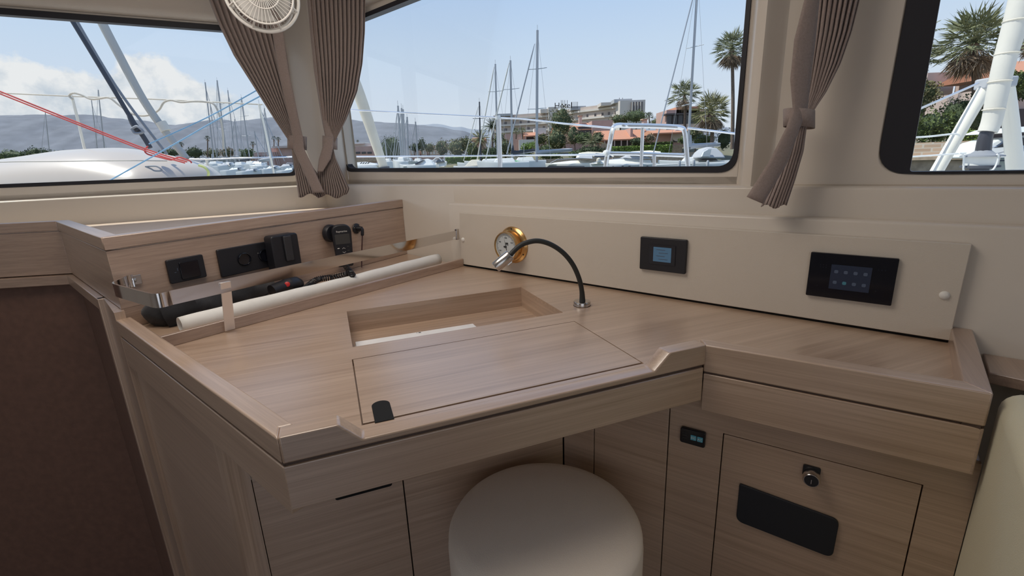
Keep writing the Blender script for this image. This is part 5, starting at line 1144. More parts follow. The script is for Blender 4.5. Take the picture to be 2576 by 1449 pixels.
PT = [
 ('date_palm', 'big arching date palm left of the plain pink house', 1208, 352, 42, 90, 405, 'feather', 'palm_o', .1, 34),
 ('date_palm', 'taller dark date palm rising just behind the arching one', 1238, 318, 32, 94, 395, 'feather', 'lf_dark', .1, 34),
 ('date_palm', 'low wide date palm in front of the wide pink villa', 1490, 358, 38, 88, 382, 'feather', 'palm_g', .05, 30),
 ('fan_palm', 'small fan palm before the balconies of the hotel', 1298, 332, 15, 110, 350, 'fan', 'palm_g', .1, 26),
 ('fan_palm', 'small fan palm at the foot of the hotel, beside its twin', 1314, 330, 13, 112, 350, 'fan', 'palm_g', .1, 26),
 ('fan_palm', 'dark fan palm at the right corner of the hotel', 1633, 292, 15, 128, 325, 'fan', 'lf_dark', .1, 28),
 ('fan_palm', 'bright green fan palm behind the white annex', 1340, 368, 16, 86, 385, 'fan', 'lf_bright', .05, 26),
 ('fan_palm', 'green fan palm crossed by the steel forestay, before the glazed house', 1722, 238, 46, 84, 330, 'fan', 'palm_g', .5, 40),
 ('fan_palm', 'shaggy olive fan palm right of the leaning mast', 1790, 280, 60, 80, 378, 'fan', 'palm_o', 1.4, 52),
 ('fan_palm', 'high fan palm with brown skirt at the upper right corner of the middle window', 1842, 122, 54, 76, 375, 'fan', 'palm_g', 1.4, 46),
]
for i, (n_, lb_, x, y, r_, d, yb, st, gr_, dr_, nn__) in enumerate(PT): palm(n_, lb_, x, y, r_, d, yb, st, gr_, dr_, nn__, seed=i + 11)
# left window far shore
FL = [
 ('bushy_tree', 'dark shoreline tree at the far left behind the foredeck', 30, 392, 36, 14, 150, 700, 'lf_mid', 'lf_dark'), ('bushy_tree', 'dark shoreline tree right of the far left one', 95, 388, 34, 15, 152, 700, 'lf_dark', 'lf_dark'),
 ('bushy_tree', 'shoreline tree just left of the leaning rope stanchion', 160, 392, 34, 13, 150, 600, 'lf_mid', 'lf_dark'), ('bushy_tree', 'low shoreline tree behind the red rope', 330, 388, 36, 9, 155, 600, 'lf_mid', 'lf_dark'),
 ('bushy_tree', 'dark shoreline clump under the pale furled sail', 430, 384, 26, 9, 150, 500, 'lf_dark', 'lf_dark'), ('bushy_tree', 'dark shoreline clump right of the foot of the furled sail', 488, 384, 22, 13, 140, 600, 'lf_dark', 'lf_dark'),
 ('bushy_tree', 'olive shoreline tree under the tall thin palm', 535, 386, 20, 10, 142, 500, 'lf_olive', 'lf_dark'), ('bushy_tree', 'brown shoreline tree among the marina masts', 572, 384, 17, 12, 138, 500, 'lf_brown', 'lf_dark'), ('bushy_tree', 'dark shoreline tree left of the pink marina building', 622, 388, 20, 13, 134, 500, 'lf_mid', 'lf_dark')]
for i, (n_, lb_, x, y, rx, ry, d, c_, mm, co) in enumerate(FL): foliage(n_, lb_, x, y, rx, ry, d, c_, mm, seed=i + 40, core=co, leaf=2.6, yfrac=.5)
for i, (x, y, r_, d, yb, lb_) in enumerate(((522, 348, 9, 140, 396, 'tall thin palm standing above the marina shore'), (456, 364, 9, 140, 392, 'thin palm half behind the foot of the pale furled sail'), (689, 348, 8, 132, 385, 'left one of the palm pair above the pink marina building'), (700, 350, 8, 132, 385, 'right one of the palm pair above the pink marina building'), (636, 362, 9, 136, 392, 'short palm left of the thick marina mast'), (900, 355, 5, 128, 365, 'tiny palm above the white roof terrace'))):
    palm('fan_palm', lb_, x, y, r_, d, yb, 'fan', 'lf_dark', .3, 24, seed=60 + i)

# ================================================================ quay and planting through the right window
def wl_(p): return V(p.x, p.y, 0)
m = MB(); a, b = PD(2150, 400, 27), PD(2700, 400, 20); dq = (wl_(b) - wl_(a)).normalized(); nq = V(-dq.y, dq.x, 0); a, b = wl_(a), wl_(b) + dq * 30
zq = PD(2340, 358, 25).z
m.hexa(zz([a, b, b + nq * 40, a + nq * 40], WZ - .3), zz([a, b, b + nq * 40, a + nq * 40], zq - .72)); m.hexa(zz([a - nq * .25, b - nq * .25, b, a], zq - .85), zz([a - nq * .25, b - nq * .25, b, a], zq - .70)); struct(m.build('quay', 'stone'))
m = MB(); m.hexa(zz([a + nq * .6, b + nq * .6, b + nq * .9, a + nq * .9], zq - .72), zz([a + nq * .6, b + nq * .6, b + nq * .9, a + nq * .9], zq)); tag(m.build('block_wall', 'brick'), 'pale block wall on the quay seen through the right window', 'wall')
m = MB(); p = PD(2272, 400, 24); m.prism([(p.x - .3, p.y), (p.x + .3, p.y), (p.x + .3, p.y + .5), (p.x - .3, p.y + .5)], zq - .72, PD(2272, 364, 24).z); tag(m.build('service_pillar', 'gel', None, bevel=.03), 'white service pillar in front of the block wall', 'pillar')
FR = [
 ('bushy_tree', 'leafy olive bush left of the grey sail post, behind the block wall', 2320, 240, 34, 34, 38, 1300, 'lf_olive'),
 ('bushy_tree', 'yellow-green bush at the left edge of the right window', 2262, 330, 26, 26, 33, 1100, 'lf_bright'), ('bushy_tree', 'dark green bush behind the left grey sail post', 2345, 322, 40, 38, 34, 1500, 'lf_mid'),
 ('bushy_tree', 'shadowy bush below the big fan palm', 2420, 300, 50, 50, 38, 1600, 'lf_dark'), ('bushy_tree', 'brown-green bush high behind the wire', 2290, 275, 30, 30, 36, 1000, 'lf_olive'),
 ('bushy_tree', 'low green bush right of the left sail post', 2425, 345, 26, 18, 33, 800, 'lf_bright'), ('bushy_tree', 'green bush at the right edge of the right window', 2556, 205, 28, 22, 40, 900, 'lf_mid'), ('bushy_tree', 'dark bush behind the right sail post', 2540, 235, 40, 18, 42, 900, 'lf_dark')]
for i, (n_, lb_, x, y, rx, ry, d, c_, mm) in enumerate(FR): foliage(n_, lb_, x, y, rx, ry, d, c_, mm, seed=i + 80, leaf=5.0, trunk=(0, 388))
palm('fan_palm', 'biggest fan palm with brown skirt behind the white furled sail', 2452, 105, 98, 38, 330, 'fan', 'palm_g', 1.0, 60, seed=91)
palm('fan_palm', 'fan palm at the left edge of the right window', 2318, 148, 46, 40, 300, 'fan', 'palm_g', .5, 42, seed=92)
palm('feather_palm', 'thin feathery palm above the left fan palm', 2318, 88, 62, 46, 384, 'feather', 'palm_g', .0, 16, seed=93)
palm('fan_palm', 'fan palm half out of frame at the right edge', 2600, 90, 60, 42, 300, 'fan', 'palm_g', .8, 40, seed=94)
rt = bldg('boat_shed', 'pinkish arched shed behind the boat at the right edge', 2560, 330, 46); bx('wall', 2440, 2640, 225, 345, 44, 8, 'pinkp', rt); bx('dark_opening', 2448, 2620, 275, 345, 43.6, .6, 'darkw', rt)

# ================================================================ boats
def hull(x_st, x_bw, Y, beam, zd, mt_, par, sheer=.25, stripe=None, name='hull'):
    a, b = PD(x_st, 410, Y), PD(x_bw, 410, Y); xs, xb = a.x, b.x; m = MB(); rows = []; n = 16
    for i in range(n + 1):
        t = i / n; hb = beam / 2 * max(.02, (1 - max(0, (t - .35) / .65) ** 2.4)) * (.85 + .15 * min(1, t / .3)); zt__ = zd + sheer * t * t; x = xs + (xb - xs) * t; rk = (xb - xs) * .06 * max(0, t - .8) / .2
        zl = WZ - .25 + .5 * max(0, t - .85) / .15
        rows.append([V(x - rk, Y, zl), V(x - rk * .8, Y - hb * .72, WZ + .05), V(x, Y - hb, zt__ - .12), V(x, Y - hb * .96, zt__), V(x, Y, zt__ + .05), V(x, Y + hb * .96, zt__), V(x, Y + hb, zt__ - .12), V(x - rk * .8, Y + hb * .72, WZ + .05)])
    m.grid(rows, close=True); k = len(m.v); m.f.append(tuple(range(8))); m.m.append(0); m.f.append(tuple(range(k - 8, k))); m.m.append(0)
    o = m.build(name, mt_, par, smooth=True); return o
def mast(par, xt, yt, xb, yb, Y, r_, boom=None, stay=None, spread=True, mt_='alu', cover='sailcov'):
    t = PD(xt, yt, Y); b = PD(xb, yb, Y); m = MB(); m.tube([b, t], [r_, r_ * .8], 8); mm = m.build('mast', mt_, par, smooth=True)
    if spread:
        for f_ in (.42, .72):
            c_ = b.lerp(t, f_); m = MB(); m.tube([c_ + V(-1.0, .3, .05), c_, c_ + V(1.0, -.3, .05)], .035, 5); m.build('spreader', mt_, par)
    m = MB()
    for sx__ in (-1, 1): m.tube([t - V(0, 0, .1), b + V(1.5 * sx__, 1.0 * -sx__, .2)], .014, 4)
    m.tube([t + V(0, 0, 0), t + V(0, 0, .5)], .02, 4); m.build('shrouds', 'wire', par)
    if stay:
        s0, s1 = PD(*stay[0], Y), PD(*stay[1], Y); m = MB(); rr_ = stay[2]; m.tube([s0, s0.lerp(s1, .1), s1], [rr_ * .4, rr_, rr_], 6); m.build('forestay', stay[3] if len(stay) > 3 else 'alu', par, smooth=True)
    if boom:
        b0_, b1_ = PD(*boom[0], Y), PD(*boom[1], Y); m = MB(); m.tube([b0_, b1_], .07, 6); m.build('boom', mt_, par)
        pth_ = [b0_.lerp(b1_, k / 10) + V(0, 0, .12 + (.9 * (1 - k / 1.6) if k < 1.6 else 0)) for k in range(11)]; pth_ = [b0_ + V(0, 0, .14)] + [b0_.lerp(b1_, k / 9) + V(0, 0, .17) for k in range(1, 10)]
        m = MB(); m.tube(pth_, [.26, .25, .22, .21, .19, .18, .16, .15, .13, .06], 9); m.tube([b0_ + V(0, 0, 1.2), b0_ + V(0, 0, .1)], [.10, .25], 8); m.build('sail_cover', cover, par, smooth=True)
def sboat(label, xs, xb, Y, beam, ydeck, mt_='gel', group=None, name='sailing_yacht'):
    c_ = PD((xs + xb) / 2, 420, Y); rt = root(name, V(c_.x, Y, WZ), label, 'boat', group); zd = PD((xs + xb) / 2, ydeck, Y).z
    hull(xs, xb, Y, beam, zd, mt_, rt); x0 = PD(xs + (xb - xs) * .25, 410, Y).x; x1 = PD(xs + (xb - xs) * .68, 410, Y).x
    m = MB(); q = [(x0, Y - beam * .3), (x1, Y - beam * .2), (x1, Y + beam * .2), (x0, Y + beam * .3)]
    if x1 < x0: q = [(x1, Y - beam * .2), (x0, Y - beam * .3), (x0, Y + beam * .3), (x1, Y + beam * .2)]
    m.hexa([V(*p, zd) for p in q], [V(p[0] + (x0 + x1 - 2 * p[0]) * .12, Y + (p[1] - Y) * .8, zd + .45) for p in q]); m.build('cabin', mt_, rt, bevel=.08); return rt
# middle window: the row of yachts
rt = sboat('yacht with the tallest mast and a white-covered boom, middle of the window', 1330, 1200, 54, 3.2, 409); mast(rt, 1352, 76, 1350, 408, 54, .16, boom=((1352, 388), (1440, 379)), stay=((1345, 110), (1275, 388), .07, 'alu'))
rt = sboat('yacht with the second tallest mast, left of the tallest, green tarp on deck', 1372, 1262, 60, 3.0, 405); mast(rt, 1284, 152, 1289, 402, 60, .14, boom=((1290, 389), (1350, 380)), stay=((1281, 158), (1222, 402), .075, 'canvasw'), cover='navy')
extr('tarp', [(1262, 413), (1268, 405), (1290, 402), (1310, 406), (1314, 414)], 57, 2, 'greenc', rt)
rt = sboat('yacht with a mid-height grey mast and pale furled forestay, left of the green tarp', 1298, 1168, 65, 3.0, 408); mast(rt, 1246, 161, 1252, 400, 65, .13, stay=((1243, 168), (1200, 404), .07, 'canvasw'))
rt = sboat('yacht with the short dark mast in front of the date palms', 1235, 1150, 70, 2.6, 412); mast(rt, 1206, 256, 1209, 404, 70, .11, stay=((1203, 268), (1166, 405), .05, 'canvasw'), mt_='navy')
for i, (xt, yt, xb, yb, lb_) in enumerate(((1001, 266, 1010, 402, 'tallest of the slim masts over the domed pine'), (1010, 272, 1014, 402, 'left one of the close mast pair right of the domed pine'), (1014, 275, 1020, 402, 'right one of the close mast pair right of the domed pine'), (1024, 294, 1027, 400, 'thin mast with spreaders before the small pink blocks'), (1045, 306, 1051, 400, 'thin mast just left of the pointed conifer'), (968, 350, 974, 402, 'shortest mast standing left in front of the domed pine'))):
    rt = sboat('moored yacht with the ' + lb_, xb + 22, xb - 22, 52 + i * 4, 2.4, 407); mast(rt, xt, yt, xb, yb, 52 + i * 4, .12, spread=False, stay=((xt - 1, yt + 5), (xb - 20, 400), .04, 'alu'))
rt = sboat('yacht with leaning tall mast, twin forestay and grey boom cover before the fan palms', 1845, 1655, 46, 3.4, 407); mast(rt, 1756, -60, 1729, 400, 46, .13, boom=((1735, 373), (1812, 366)), stay=((1752, -40), (1640, 400), .06, 'alu'), spread=False)
t_, b__ = PD(1756, -60, 46), PD(1729, 400, 46)
for px_, pyy, w1, w2 in ((1745, 118, -18, 26), (1733, 262, -18, 40)):
    m = MB(); c_ = PD(px_, pyy, 46); m.tube([c_ + V(w1 * 46 * S1, -.2, -.15), c_, c_ + V(w2 * 46 * S1, .3, .22)], .035, 5); m.build('spreader', 'gel', rt)
extr('spray_hood', [(1760, 398), (1768, 384), (1778, 374), (1795, 369), (1812, 372), (1822, 384), (1828, 398)], 45, 2.6, 'sailcov', rt, bevel=.15); extr('spray_window', [(1766, 394), (1771, 382), (1782, 376), (1790, 375), (1786, 394)], 43.8, .3, 'gel', rt)
extr('cabin_window', [(1760, 403), (1775, 399), (1800, 399), (1806, 403)], 44.2, .5, 'tint', rt)
# motor boats
rt = root('motor_cruiser', V(PD(1430, 420, 58).x, 58, WZ), 'white motor cruiser with beige canopy and dark hull band, left of its larger neighbour', 'boat')
zd = PD(1430, 412, 58).z; hull(1500, 1372, 58, 3.0, zd, 'gelw', rt, .1); extr('deck_moulding', [(1380, 414), (1398, 409), (1440, 404), (1478, 403), (1500, 406), (1502, 413)], 58, 2.2, 'gelw', rt, bevel=.08)
extr('hull_band', [(1376, 420), (1380, 417), (1470, 418), (1471, 425), (1380, 425)], 56.4, .15, 'tint', rt); extr('canopy', [(1455, 396), (1462, 384), (1482, 381), (1508, 382), (1530, 385), (1545, 392), (1545, 395), (1500, 395)], 58, 2.4, 'canvas', rt, bevel=.05)
extr('windscreen', [(1455, 397), (1465, 388), (1492, 388), (1490, 399)], 57.5, 2.2, 'sailcov', rt); extr('side_window', [(1495, 395), (1502, 385), (1535, 388), (1542, 396)], 57.3, 2.2, 'tint', rt)
m = MB(); pr_ = [PD(x, y, 56.6) for x, y in ((1384, 410), (1400, 402), (1440, 399), (1475, 398), (1510, 399))]; m.tube(pr_, .03, 5); m.build('bow_rail', 'rail', rt)
rt = root('motor_cruiser', V(PD(1560, 420, 54).x, 54, WZ), 'large white motor cruiser with three round portholes, in front of the hedge', 'boat')
zd = PD(1560, 413, 54).z; hull(1645, 1484, 54, 3.4, zd, 'gel', rt, .15); extr('cabin_top', [(1490, 413), (1510, 406), (1545, 401), (1580, 397), (1607, 399), (1640, 402), (1642, 413)], 54, 2.8, 'gelw', rt, bevel=.1)
extr('windscreen', [(1570, 397), (1585, 390), (1625, 391), (1640, 399), (1605, 400)], 54, 2.4, 'sailcov', rt, bevel=.05); extr('bimini', [(1584, 385), (1600, 380), (1640, 378), (1665, 381), (1664, 384), (1620, 386)], 54, 2.6, 'canvasw', rt, bevel=.05)
for x, y in ((1542, 422), (1566, 421), (1583, 421), (1628, 421)):
    m = MB(); c_ = PD(x, y, 52.25); m.lathe([(0, 0), (.17, 0), (.17, .06), (0, .07)], c_, (0, -1, 0), 16); m.build('porthole', 'tint', rt)
m = MB(); c_ = PD(1506, 404, 53); m.lathe([(0, -.3), (.22, -.25), (.26, 0), (.22, .22), (0, .3)], c_, (0, 0, 1), 16); m.build('fender_ball', 'canvas', rt, smooth=True)
m = MB(); m.tube([PD(x, y, 52.4) for x, y in ((1492, 410), (1520, 402), (1560, 399), (1600, 402), (1640, 405))], .03, 5); m.build('bow_rail', 'rail', rt)
for i, (x0, x1, yd, Y, lb_, pr1, m1) in enumerate((
  (1100, 1005, 416, 46, 'white cabin motorboat with long sloping windscreen in front of the small pink blocks', [(1010, 419), (1040, 413), (1060, 402), (1072, 399), (1080, 402), (1092, 414), (1090, 418)], 'gel'),
  (1135, 1068, 424, 58, 'small white fishing boat with wheelhouse and dark rubber band', [(1092, 420), (1095, 408), (1120, 405), (1122, 407), (1118, 420)], 'gelw'),
  (1222, 1140, 419, 60, 'boat with slanted pale yellow canopy left of the dark short mast', [(1168, 419), (1185, 402), (1206, 401), (1205, 417)], 'canvas'),
  (950, 868, 417, 72, 'white sports cruiser with slatted side windows at the left window corner', [(872, 417), (888, 409), (915, 407), (940, 411), (948, 417)], 'gel'),
  (945, 862, 429, 48, 'white open boat with a tube rail at the lower left window corner', [(868, 429), (873, 425), (905, 424), (912, 429)], 'gel'))):
    rt = root('motorboat', V(PD((x0 + x1) / 2, 425, Y).x, Y, WZ), lb_, 'boat'); hull(x0, x1, Y, 2.4, PD((x0 + x1) / 2, yd, Y).z, 'gel', rt, .12); extr('cabin', pr1, Y, 1.7, m1, rt, bevel=.06)
    if i == 0: extr('windscreen', [(1042, 412), (1062, 402), (1066, 402), (1048, 413)], Y - .3, 1.3, 'tint', rt); m = MB(); m.tube([PD(x, y, Y) for x, y in ((1085, 408), (1096, 398), (1104, 397), (1112, 405))], .05, 5); m.build('arch', 'gel', rt)
    if i == 1: extr('rubber_band', [(1068, 421), (1135, 423), (1134, 426), (1070, 424)], Y - 1.2, .1, 'navy', rt); extr('windscreen', [(1096, 409), (1100, 401), (1112, 401), (1118, 406)], Y - .1, 1.4, 'tint', rt)
    if i == 3:
        for k in range(4): extr('side_window', [(905 + 6 * k, 412), (909 + 6 * k, 408), (912 + 6 * k, 408), (908 + 6 * k, 412)], Y - .9, .1, 'tint', rt)
    if i == 4: m = MB(); m.tube(smooth_path([PD(x, y, Y - .8) for x, y in ((866, 424), (872, 421), (940, 420), (948, 423), (950, 432))], 3), .05, 5); m.build('tube_rail', 'gel', rt)
# pontoon boat with scalloped awning and fenders on the right of the middle window
rt = root('pontoon_barge', V(PD(1740, 425, 40).x, 40, WZ), 'long pale hull with scalloped edge and hanging fenders at the right window corner', 'boat'); zd = PD(1740, 411, 40).z; hull(1850, 1648, 40, 2.6, zd, 'gel', rt, 0)
a, b = PD(1652, 411, 38.6), PD(1775, 411, 38.6); m = MB(); n_ = 40
for k in range(n_):
    t = (k + .5) / n_; p = a.lerp(b, t); m.lathe([(0, 0), ((b - a).length / n_ * .5, 0), ((b - a).length / n_ * .5, .03), (0, .03)], V(p.x, p.y, zd - .03), (0, -1, 0), 10)
m.build('scalloped_edge', 'canvasw', rt)
for x, y in ((1709, 414), (1745, 412), (1780, 414)):
    m = MB(); c_ = PD(x, y, 38.4); m.lathe([(0, .34), (.08, .30), (.11, .2), (.11, -.2), (.08, -.3), (0, -.34)], c_, (0, 0, 1), 12); m.build('fender', 'sailcov', rt, smooth=True)

# left window: marina masts and boats
ML = [(247, 226, 265, 400, 150, .16, 'mast left of the black furled rope, tallest there'), (230, 251, 248, 400, 152, .13, 'mast just left of that tallest one, behind the hose'), (114, 283, 126, 400, 150, .12, 'lone mast at the far left under the red rope'), (516, 207, 538, 400, 97, .13, 'first tall mast of the marina cluster'),
      (546, 202, 572, 410, 92, .14, 'tallest mast of the marina cluster'), (573, 227, 592, 408, 102, .11, 'mast right of the tallest in the marina cluster'), (607, 245, 630, 410, 87, .12, 'mast crossed by the upper blue rope'), (652, 262, 686, 440, 60, .15, 'thick near mast at the right of the left window'), (665, 272, 690, 436, 67, .08, 'thin mast behind the thick near mast'),
      (528, 255, 546, 405, 107, .10, 'shorter mast between the two tallest of the cluster'), (590, 300, 602, 405, 82, .09, 'short slim mast in the middle of the cluster'), (640, 330, 652, 405, 77, .09, 'shortest slim mast left of the thick near mast')]
for i, (xt, yt, xb, yb, Y, r_, lb_) in enumerate(ML):
    rt = sboat('moored yacht with the ' + lb_, xb + 26, xb - 26, Y, 2.8, 412 + (i % 3) * 3 + (440 - 420 if Y < 70 else 0) * .6); mast(rt, xt, yt, xb, yb, Y, r_ , spread=i in (4, 6), stay=((xt - 1, yt + 4), (xb + (30 if i % 2 else -24), 405), .04, 'alu'), boom=((xb - 2, 403), (xb - 34, 407)) if i in (3, 6, 7) else None, cover='navy' if i == 6 else 'sailcov')
for i, (x0, x1, yd, Y, lb_) in enumerate(((560, 615, 428, 54, 'lowest small white boat left of the dark boom cover'), (600, 655, 431, 50, 'small white boat under the dark boom cover'), (655, 705, 425, 56, 'small boat with tube frame beside the thick near mast'), (690, 748, 419, 64, 'small white boat behind the curtain edge, upper'), (700, 752, 429, 52, 'small white boat behind the curtain edge, lower'), (540, 590, 417, 72, 'small grey boat at the tip of the foredeck'), (620, 672, 412, 80, 'small white boat behind the dark boom cover'))):
    rt = root('motorboat', V(PD((x0 + x1) / 2, 430, Y).x, Y, WZ), lb_, 'boat', ); hull(x0, x1, Y, 2.0, PD((x0 + x1) / 2, yd, Y).z, 'gel', rt, .15); w_ = x1 - x0
    extr('cabin', [(x0 + w_ * .25, yd), (x0 + w_ * .32, yd - 6), (x0 + w_ * .6, yd - 6), (x0 + w_ * .75, yd)], Y, 1.4, ('gel', 'sailcov')[i % 2], rt, bevel=.05); extr('windscreen', [(x0 + w_ * .60, yd - 5), (x0 + w_ * .62, yd - 6), (x0 + w_ * .76, yd - .5), (x0 + w_ * .7, yd - .5)], Y - .1, 1.3, 'tint', rt)
    m = MB(); m.tube([PD(x, y, Y - .6) for x, y in ((x0 + w_ * .5, yd - 4), (x0 + w_ * .55, yd - 9), (x0 + w_ * .85, yd - 8), (x0 + w_ * .95, yd))], .04, 5); m.build('tube_frame', 'rail', rt)

# boat at the right edge
rt = root('motor_yacht', V(PD(2560, 420, 17).x, 17, WZ), 'white motor yacht with green-tinted hull behind the right sail post', 'boat'); zd = PD(2560, 398, 17).z
hull(2760, 2485, 17, 2.6, zd, 'gel', rt, .05); extr('superstructure', [(2488, 398), (2500, 378), (2530, 356), (2560, 346), (2700, 335), (2700, 398)], 17, 2.0, 'gel', rt, bevel=.05)
extr('side_window', [(2505, 372), (2535, 352), (2556, 347), (2620, 345), (2620, 362)], 15.9, .1, 'tint', rt); extr('wave_stripe', [(2488, 404), (2700, 395), (2700, 397), (2488, 407)], 15.6, .1, 'navy', rt); m = MB(); m.tube([PD(x, y, 15.9) for x, y in ((2470, 392), (2472, 374), (2560, 362), (2640, 356))], .02, 6); m.tube([PD(x, y, 15.9) for x, y in ((2485, 392), (2560, 374), (2640, 368))], .015, 6); m.build('guard_rail', 'rail', rt); extr('flybridge', [(2528, 335), (2545, 322), (2640, 314), (2640, 330)], 17, 1.6, 'gel', rt, bevel=.04)
# ================================================================ own boat outside the windows
def line3(name, label, pts, Y, r_, mt_, cat='rope', n=6, par=None, taper=None, seg=8):
    P_ = [PD(x, y, Y if not isinstance(Y, (list, tuple)) else Y[i]) for i, (x, y) in enumerate(pts)]; sp_ = smooth_path(P_, n) if len(P_) > 2 else P_
    m = MB(); rr_ = r_ if taper is None else [r_ + (taper - r_) * i / (len(sp_) - 1) for i in range(len(sp_))]; m.tube(sp_, rr_, seg); o = m.build(name, mt_, par, smooth=True)
    if par is None: tag(o, label, cat)
    return o
M['redrope'] = mat('red_rope', (.55, .07, .06), .8, bump=.4, bscale=200); M['bluerope'] = mat('blue_rope', (.20, .36, .52), .8, bump=.4, bscale=200); M['hose'] = mat('beige_hose', (.55, .50, .42), .7); M['darkrope'] = mat('dark_furled_line', (.06, .065, .08), .8, bump=.5, bscale=60); M['greystay'] = mat('grey_stay', (.25, .26, .28), .6); M['yellowrope'] = mat('yellow_cord', (.62, .64, .25), .8)
# foredeck shell
rt = root('dinghy', PD(220, 470, 4.0), 'long white rounded dinghy hull lying upside down on the foredeck', 'boat')
top_ = [(-260, 452), (-120, 425), (0, 405), (100, 390), (180, 378), (250, 373), (300, 372), (350, 377), (400, 388), (450, 400), (490, 412), (515, 425), (530, 440), (536, 452)]
m = MB(); rows = []
for i, (x, y) in enumerate(smooth_path([V(a_, b_, 0) for a_, b_ in top_], 3) and [(p.x, p.y) for p in smooth_path([V(a_, b_, 0) for a_, b_ in top_], 3)]):
    c_ = PD(x, y, 4.3); zb__ = PD(x, 500, 4.0).z - .10; r_ = []
    hh = max(.02, c_.z - zb__); wd_ = min(.62, .12 + hh * 2.2) * (1 if x < 430 else max(.15, 1 - ((x - 430) / 108) ** 2 * .85))
    for k in range(15):
        a = math.pi * k / 14; ca, sa = math.cos(a), math.sin(a); r_.append(V(c_.x, 4.3 - ca * wd_, zb__ + hh * (sa ** .62)))
    rows.append(r_)
m.grid(rows); m.f.append(tuple(range(15))); m.m.append(0); m.f.append(tuple(len(m.v) - 1 - k for k in range(15))); m.m.append(0)
m.build('shell', mat('warm_white_shell', (.56, .48, .40), .3, coat=.3), rt, smooth=True)
m = MB(); hp_ = [PD(x, y, 3.68) for x, y in ((366, 419), (380, 418), (395, 419), (408, 429), (390, 430), (380, 425))]; m.tube(smooth_path(hp_ + [hp_[0]], 4), .006, 6); m.build('grab_handle', 'greystay', rt, smooth=True)
m = MB(); m.tube(smooth_path([PD(x, y, 3.70) for x, y in ((500, 416), (514, 421), (524, 432), (523, 446), (521, 460))], 4), .010, 6); m.build('edge_cord', 'yellowrope', rt, smooth=True)
m = MB(); m.tube(smooth_path([PD(x, y, 3.72) for x, y in ((-80, 418), (0, 408), (150, 406), (300, 404), (420, 405))], 4), .004, 6); m.build('seam_line', 'hose', rt, smooth=True)
fd = MB(); fd.prism([(-6, 2.65), (-.6, 2.65), (3.3, -.7), (6, -.7), (6, 4.9), (1.6, 5.8), (-6, 6.0)], -1.05, .62); tag(fd.build('foredeck', 'gel'), 'white foredeck of the own boat just outside the left window', 'deck')
line3('lifeline', 'upper thin lifeline crossing the left window', [(-60, 231), (180, 242), (400, 250), (660, 263)], 4.7, .006, 'hose', 'rope'); line3('lifeline', 'lower lifeline just above the dinghy in the left window', [(380, 399), (520, 401), (600, 398), (760, 394)], 4.7, .007, 'rail', 'rope')
for i, (pts_, lb_, r_) in enumerate((([(180, 240), (205, 340), (258, 575)], 'slender white stanchion leaning at the left end of the hose', .012), ([(651, 262), (672, 350), (712, 560)], 'stanchion beside the thick near mast', .010), ([(520, 401), (524, 425), (548, 570)], 'short stanchion at the tip of the dinghy', .012))): line3('stanchion', lb_, pts_, 4.7, r_, 'gelw', 'post', 3)
line3('hose', 'beige hose hung in loops over the upper lifeline', [(183, 250), (174, 241), (185, 234), (205, 239), (228, 249), (250, 248), (275, 246), (300, 265), (330, 285), (355, 291), (380, 288), (400, 276), (412, 258), (430, 252), (455, 257), (485, 255), (515, 256), (538, 262), (552, 290), (560, 330), (562, 375)], 4.58, .009, 'hose', 'hose', 4)
line3('furled_line', 'dark thick furled line running down from the top left', [(150, 0), (250, 165), (325, 290)], 4.0, .016, 'darkrope'); rt = root('shackle_block', PD(340, 315, 4.0), 'dark tangled block at the lower end of the dark furled line', 'block')
line3('block', '', [(325, 288), (335, 310), (350, 330)], 4.0, .018, 'darkrope', par=rt, taper=.028, n=2); line3('strap', '', [(330, 325), (345, 318), (360, 332), (340, 335), (332, 325)], 3.96, .010, 'greystay', par=rt); line3('tail', '', [(350, 328), (366, 352), (378, 372)], 4.0, .018, 'darkrope', par=rt)
line3('halyard', 'grey line just right of the dark furled line', [(163, 0), (290, 215), (420, 388)], 4.1, .011, 'greystay')
rt = root('furled_sail', PD(470, 400, 4.4), 'thick pale furled sail running diagonally across the left window', 'sail'); line3('sail', '', [(220, -20), (248, 40), (300, 140), (360, 250), (415, 330), (470, 400)], 4.4, .036, mat('pale_grey_canvas', (.46, .45, .42), .85, bump=.4, bscale=40), par=rt, taper=.030); line3('sleeve_end', '', [(405, 308), (418, 330)], 4.4, .042, 'canvasw', par=rt)
line3('red_rope', 'upper strand of the double red rope crossing the left window', [(-40, 214), (0, 230), (190, 306), (370, 376), (470, 407)], 3.7, .0055, 'redrope'); line3('red_rope', 'lower strand of the double red rope crossing the left window', [(-40, 220), (0, 236), (190, 311), (370, 381), (465, 410)], 3.72, .005, 'redrope')
line3('red_rope', 'loose red rope end coiled at the tip of the furled sail', [(372, 368), (364, 378), (372, 388), (400, 395), (430, 402), (450, 396), (476, 404), (482, 410)], 3.9, .006, 'redrope')
line3('blue_rope', 'upper blue rope rising to the curtain', [(375, 362), (520, 296), (655, 222)], 3.6, .0045, 'bluerope'); line3('blue_rope', 'lower blue rope rising to the curtain', [(10, 604), (262, 462), (440, 362), (560, 293), (665, 236)], 3.5, .005, 'bluerope')
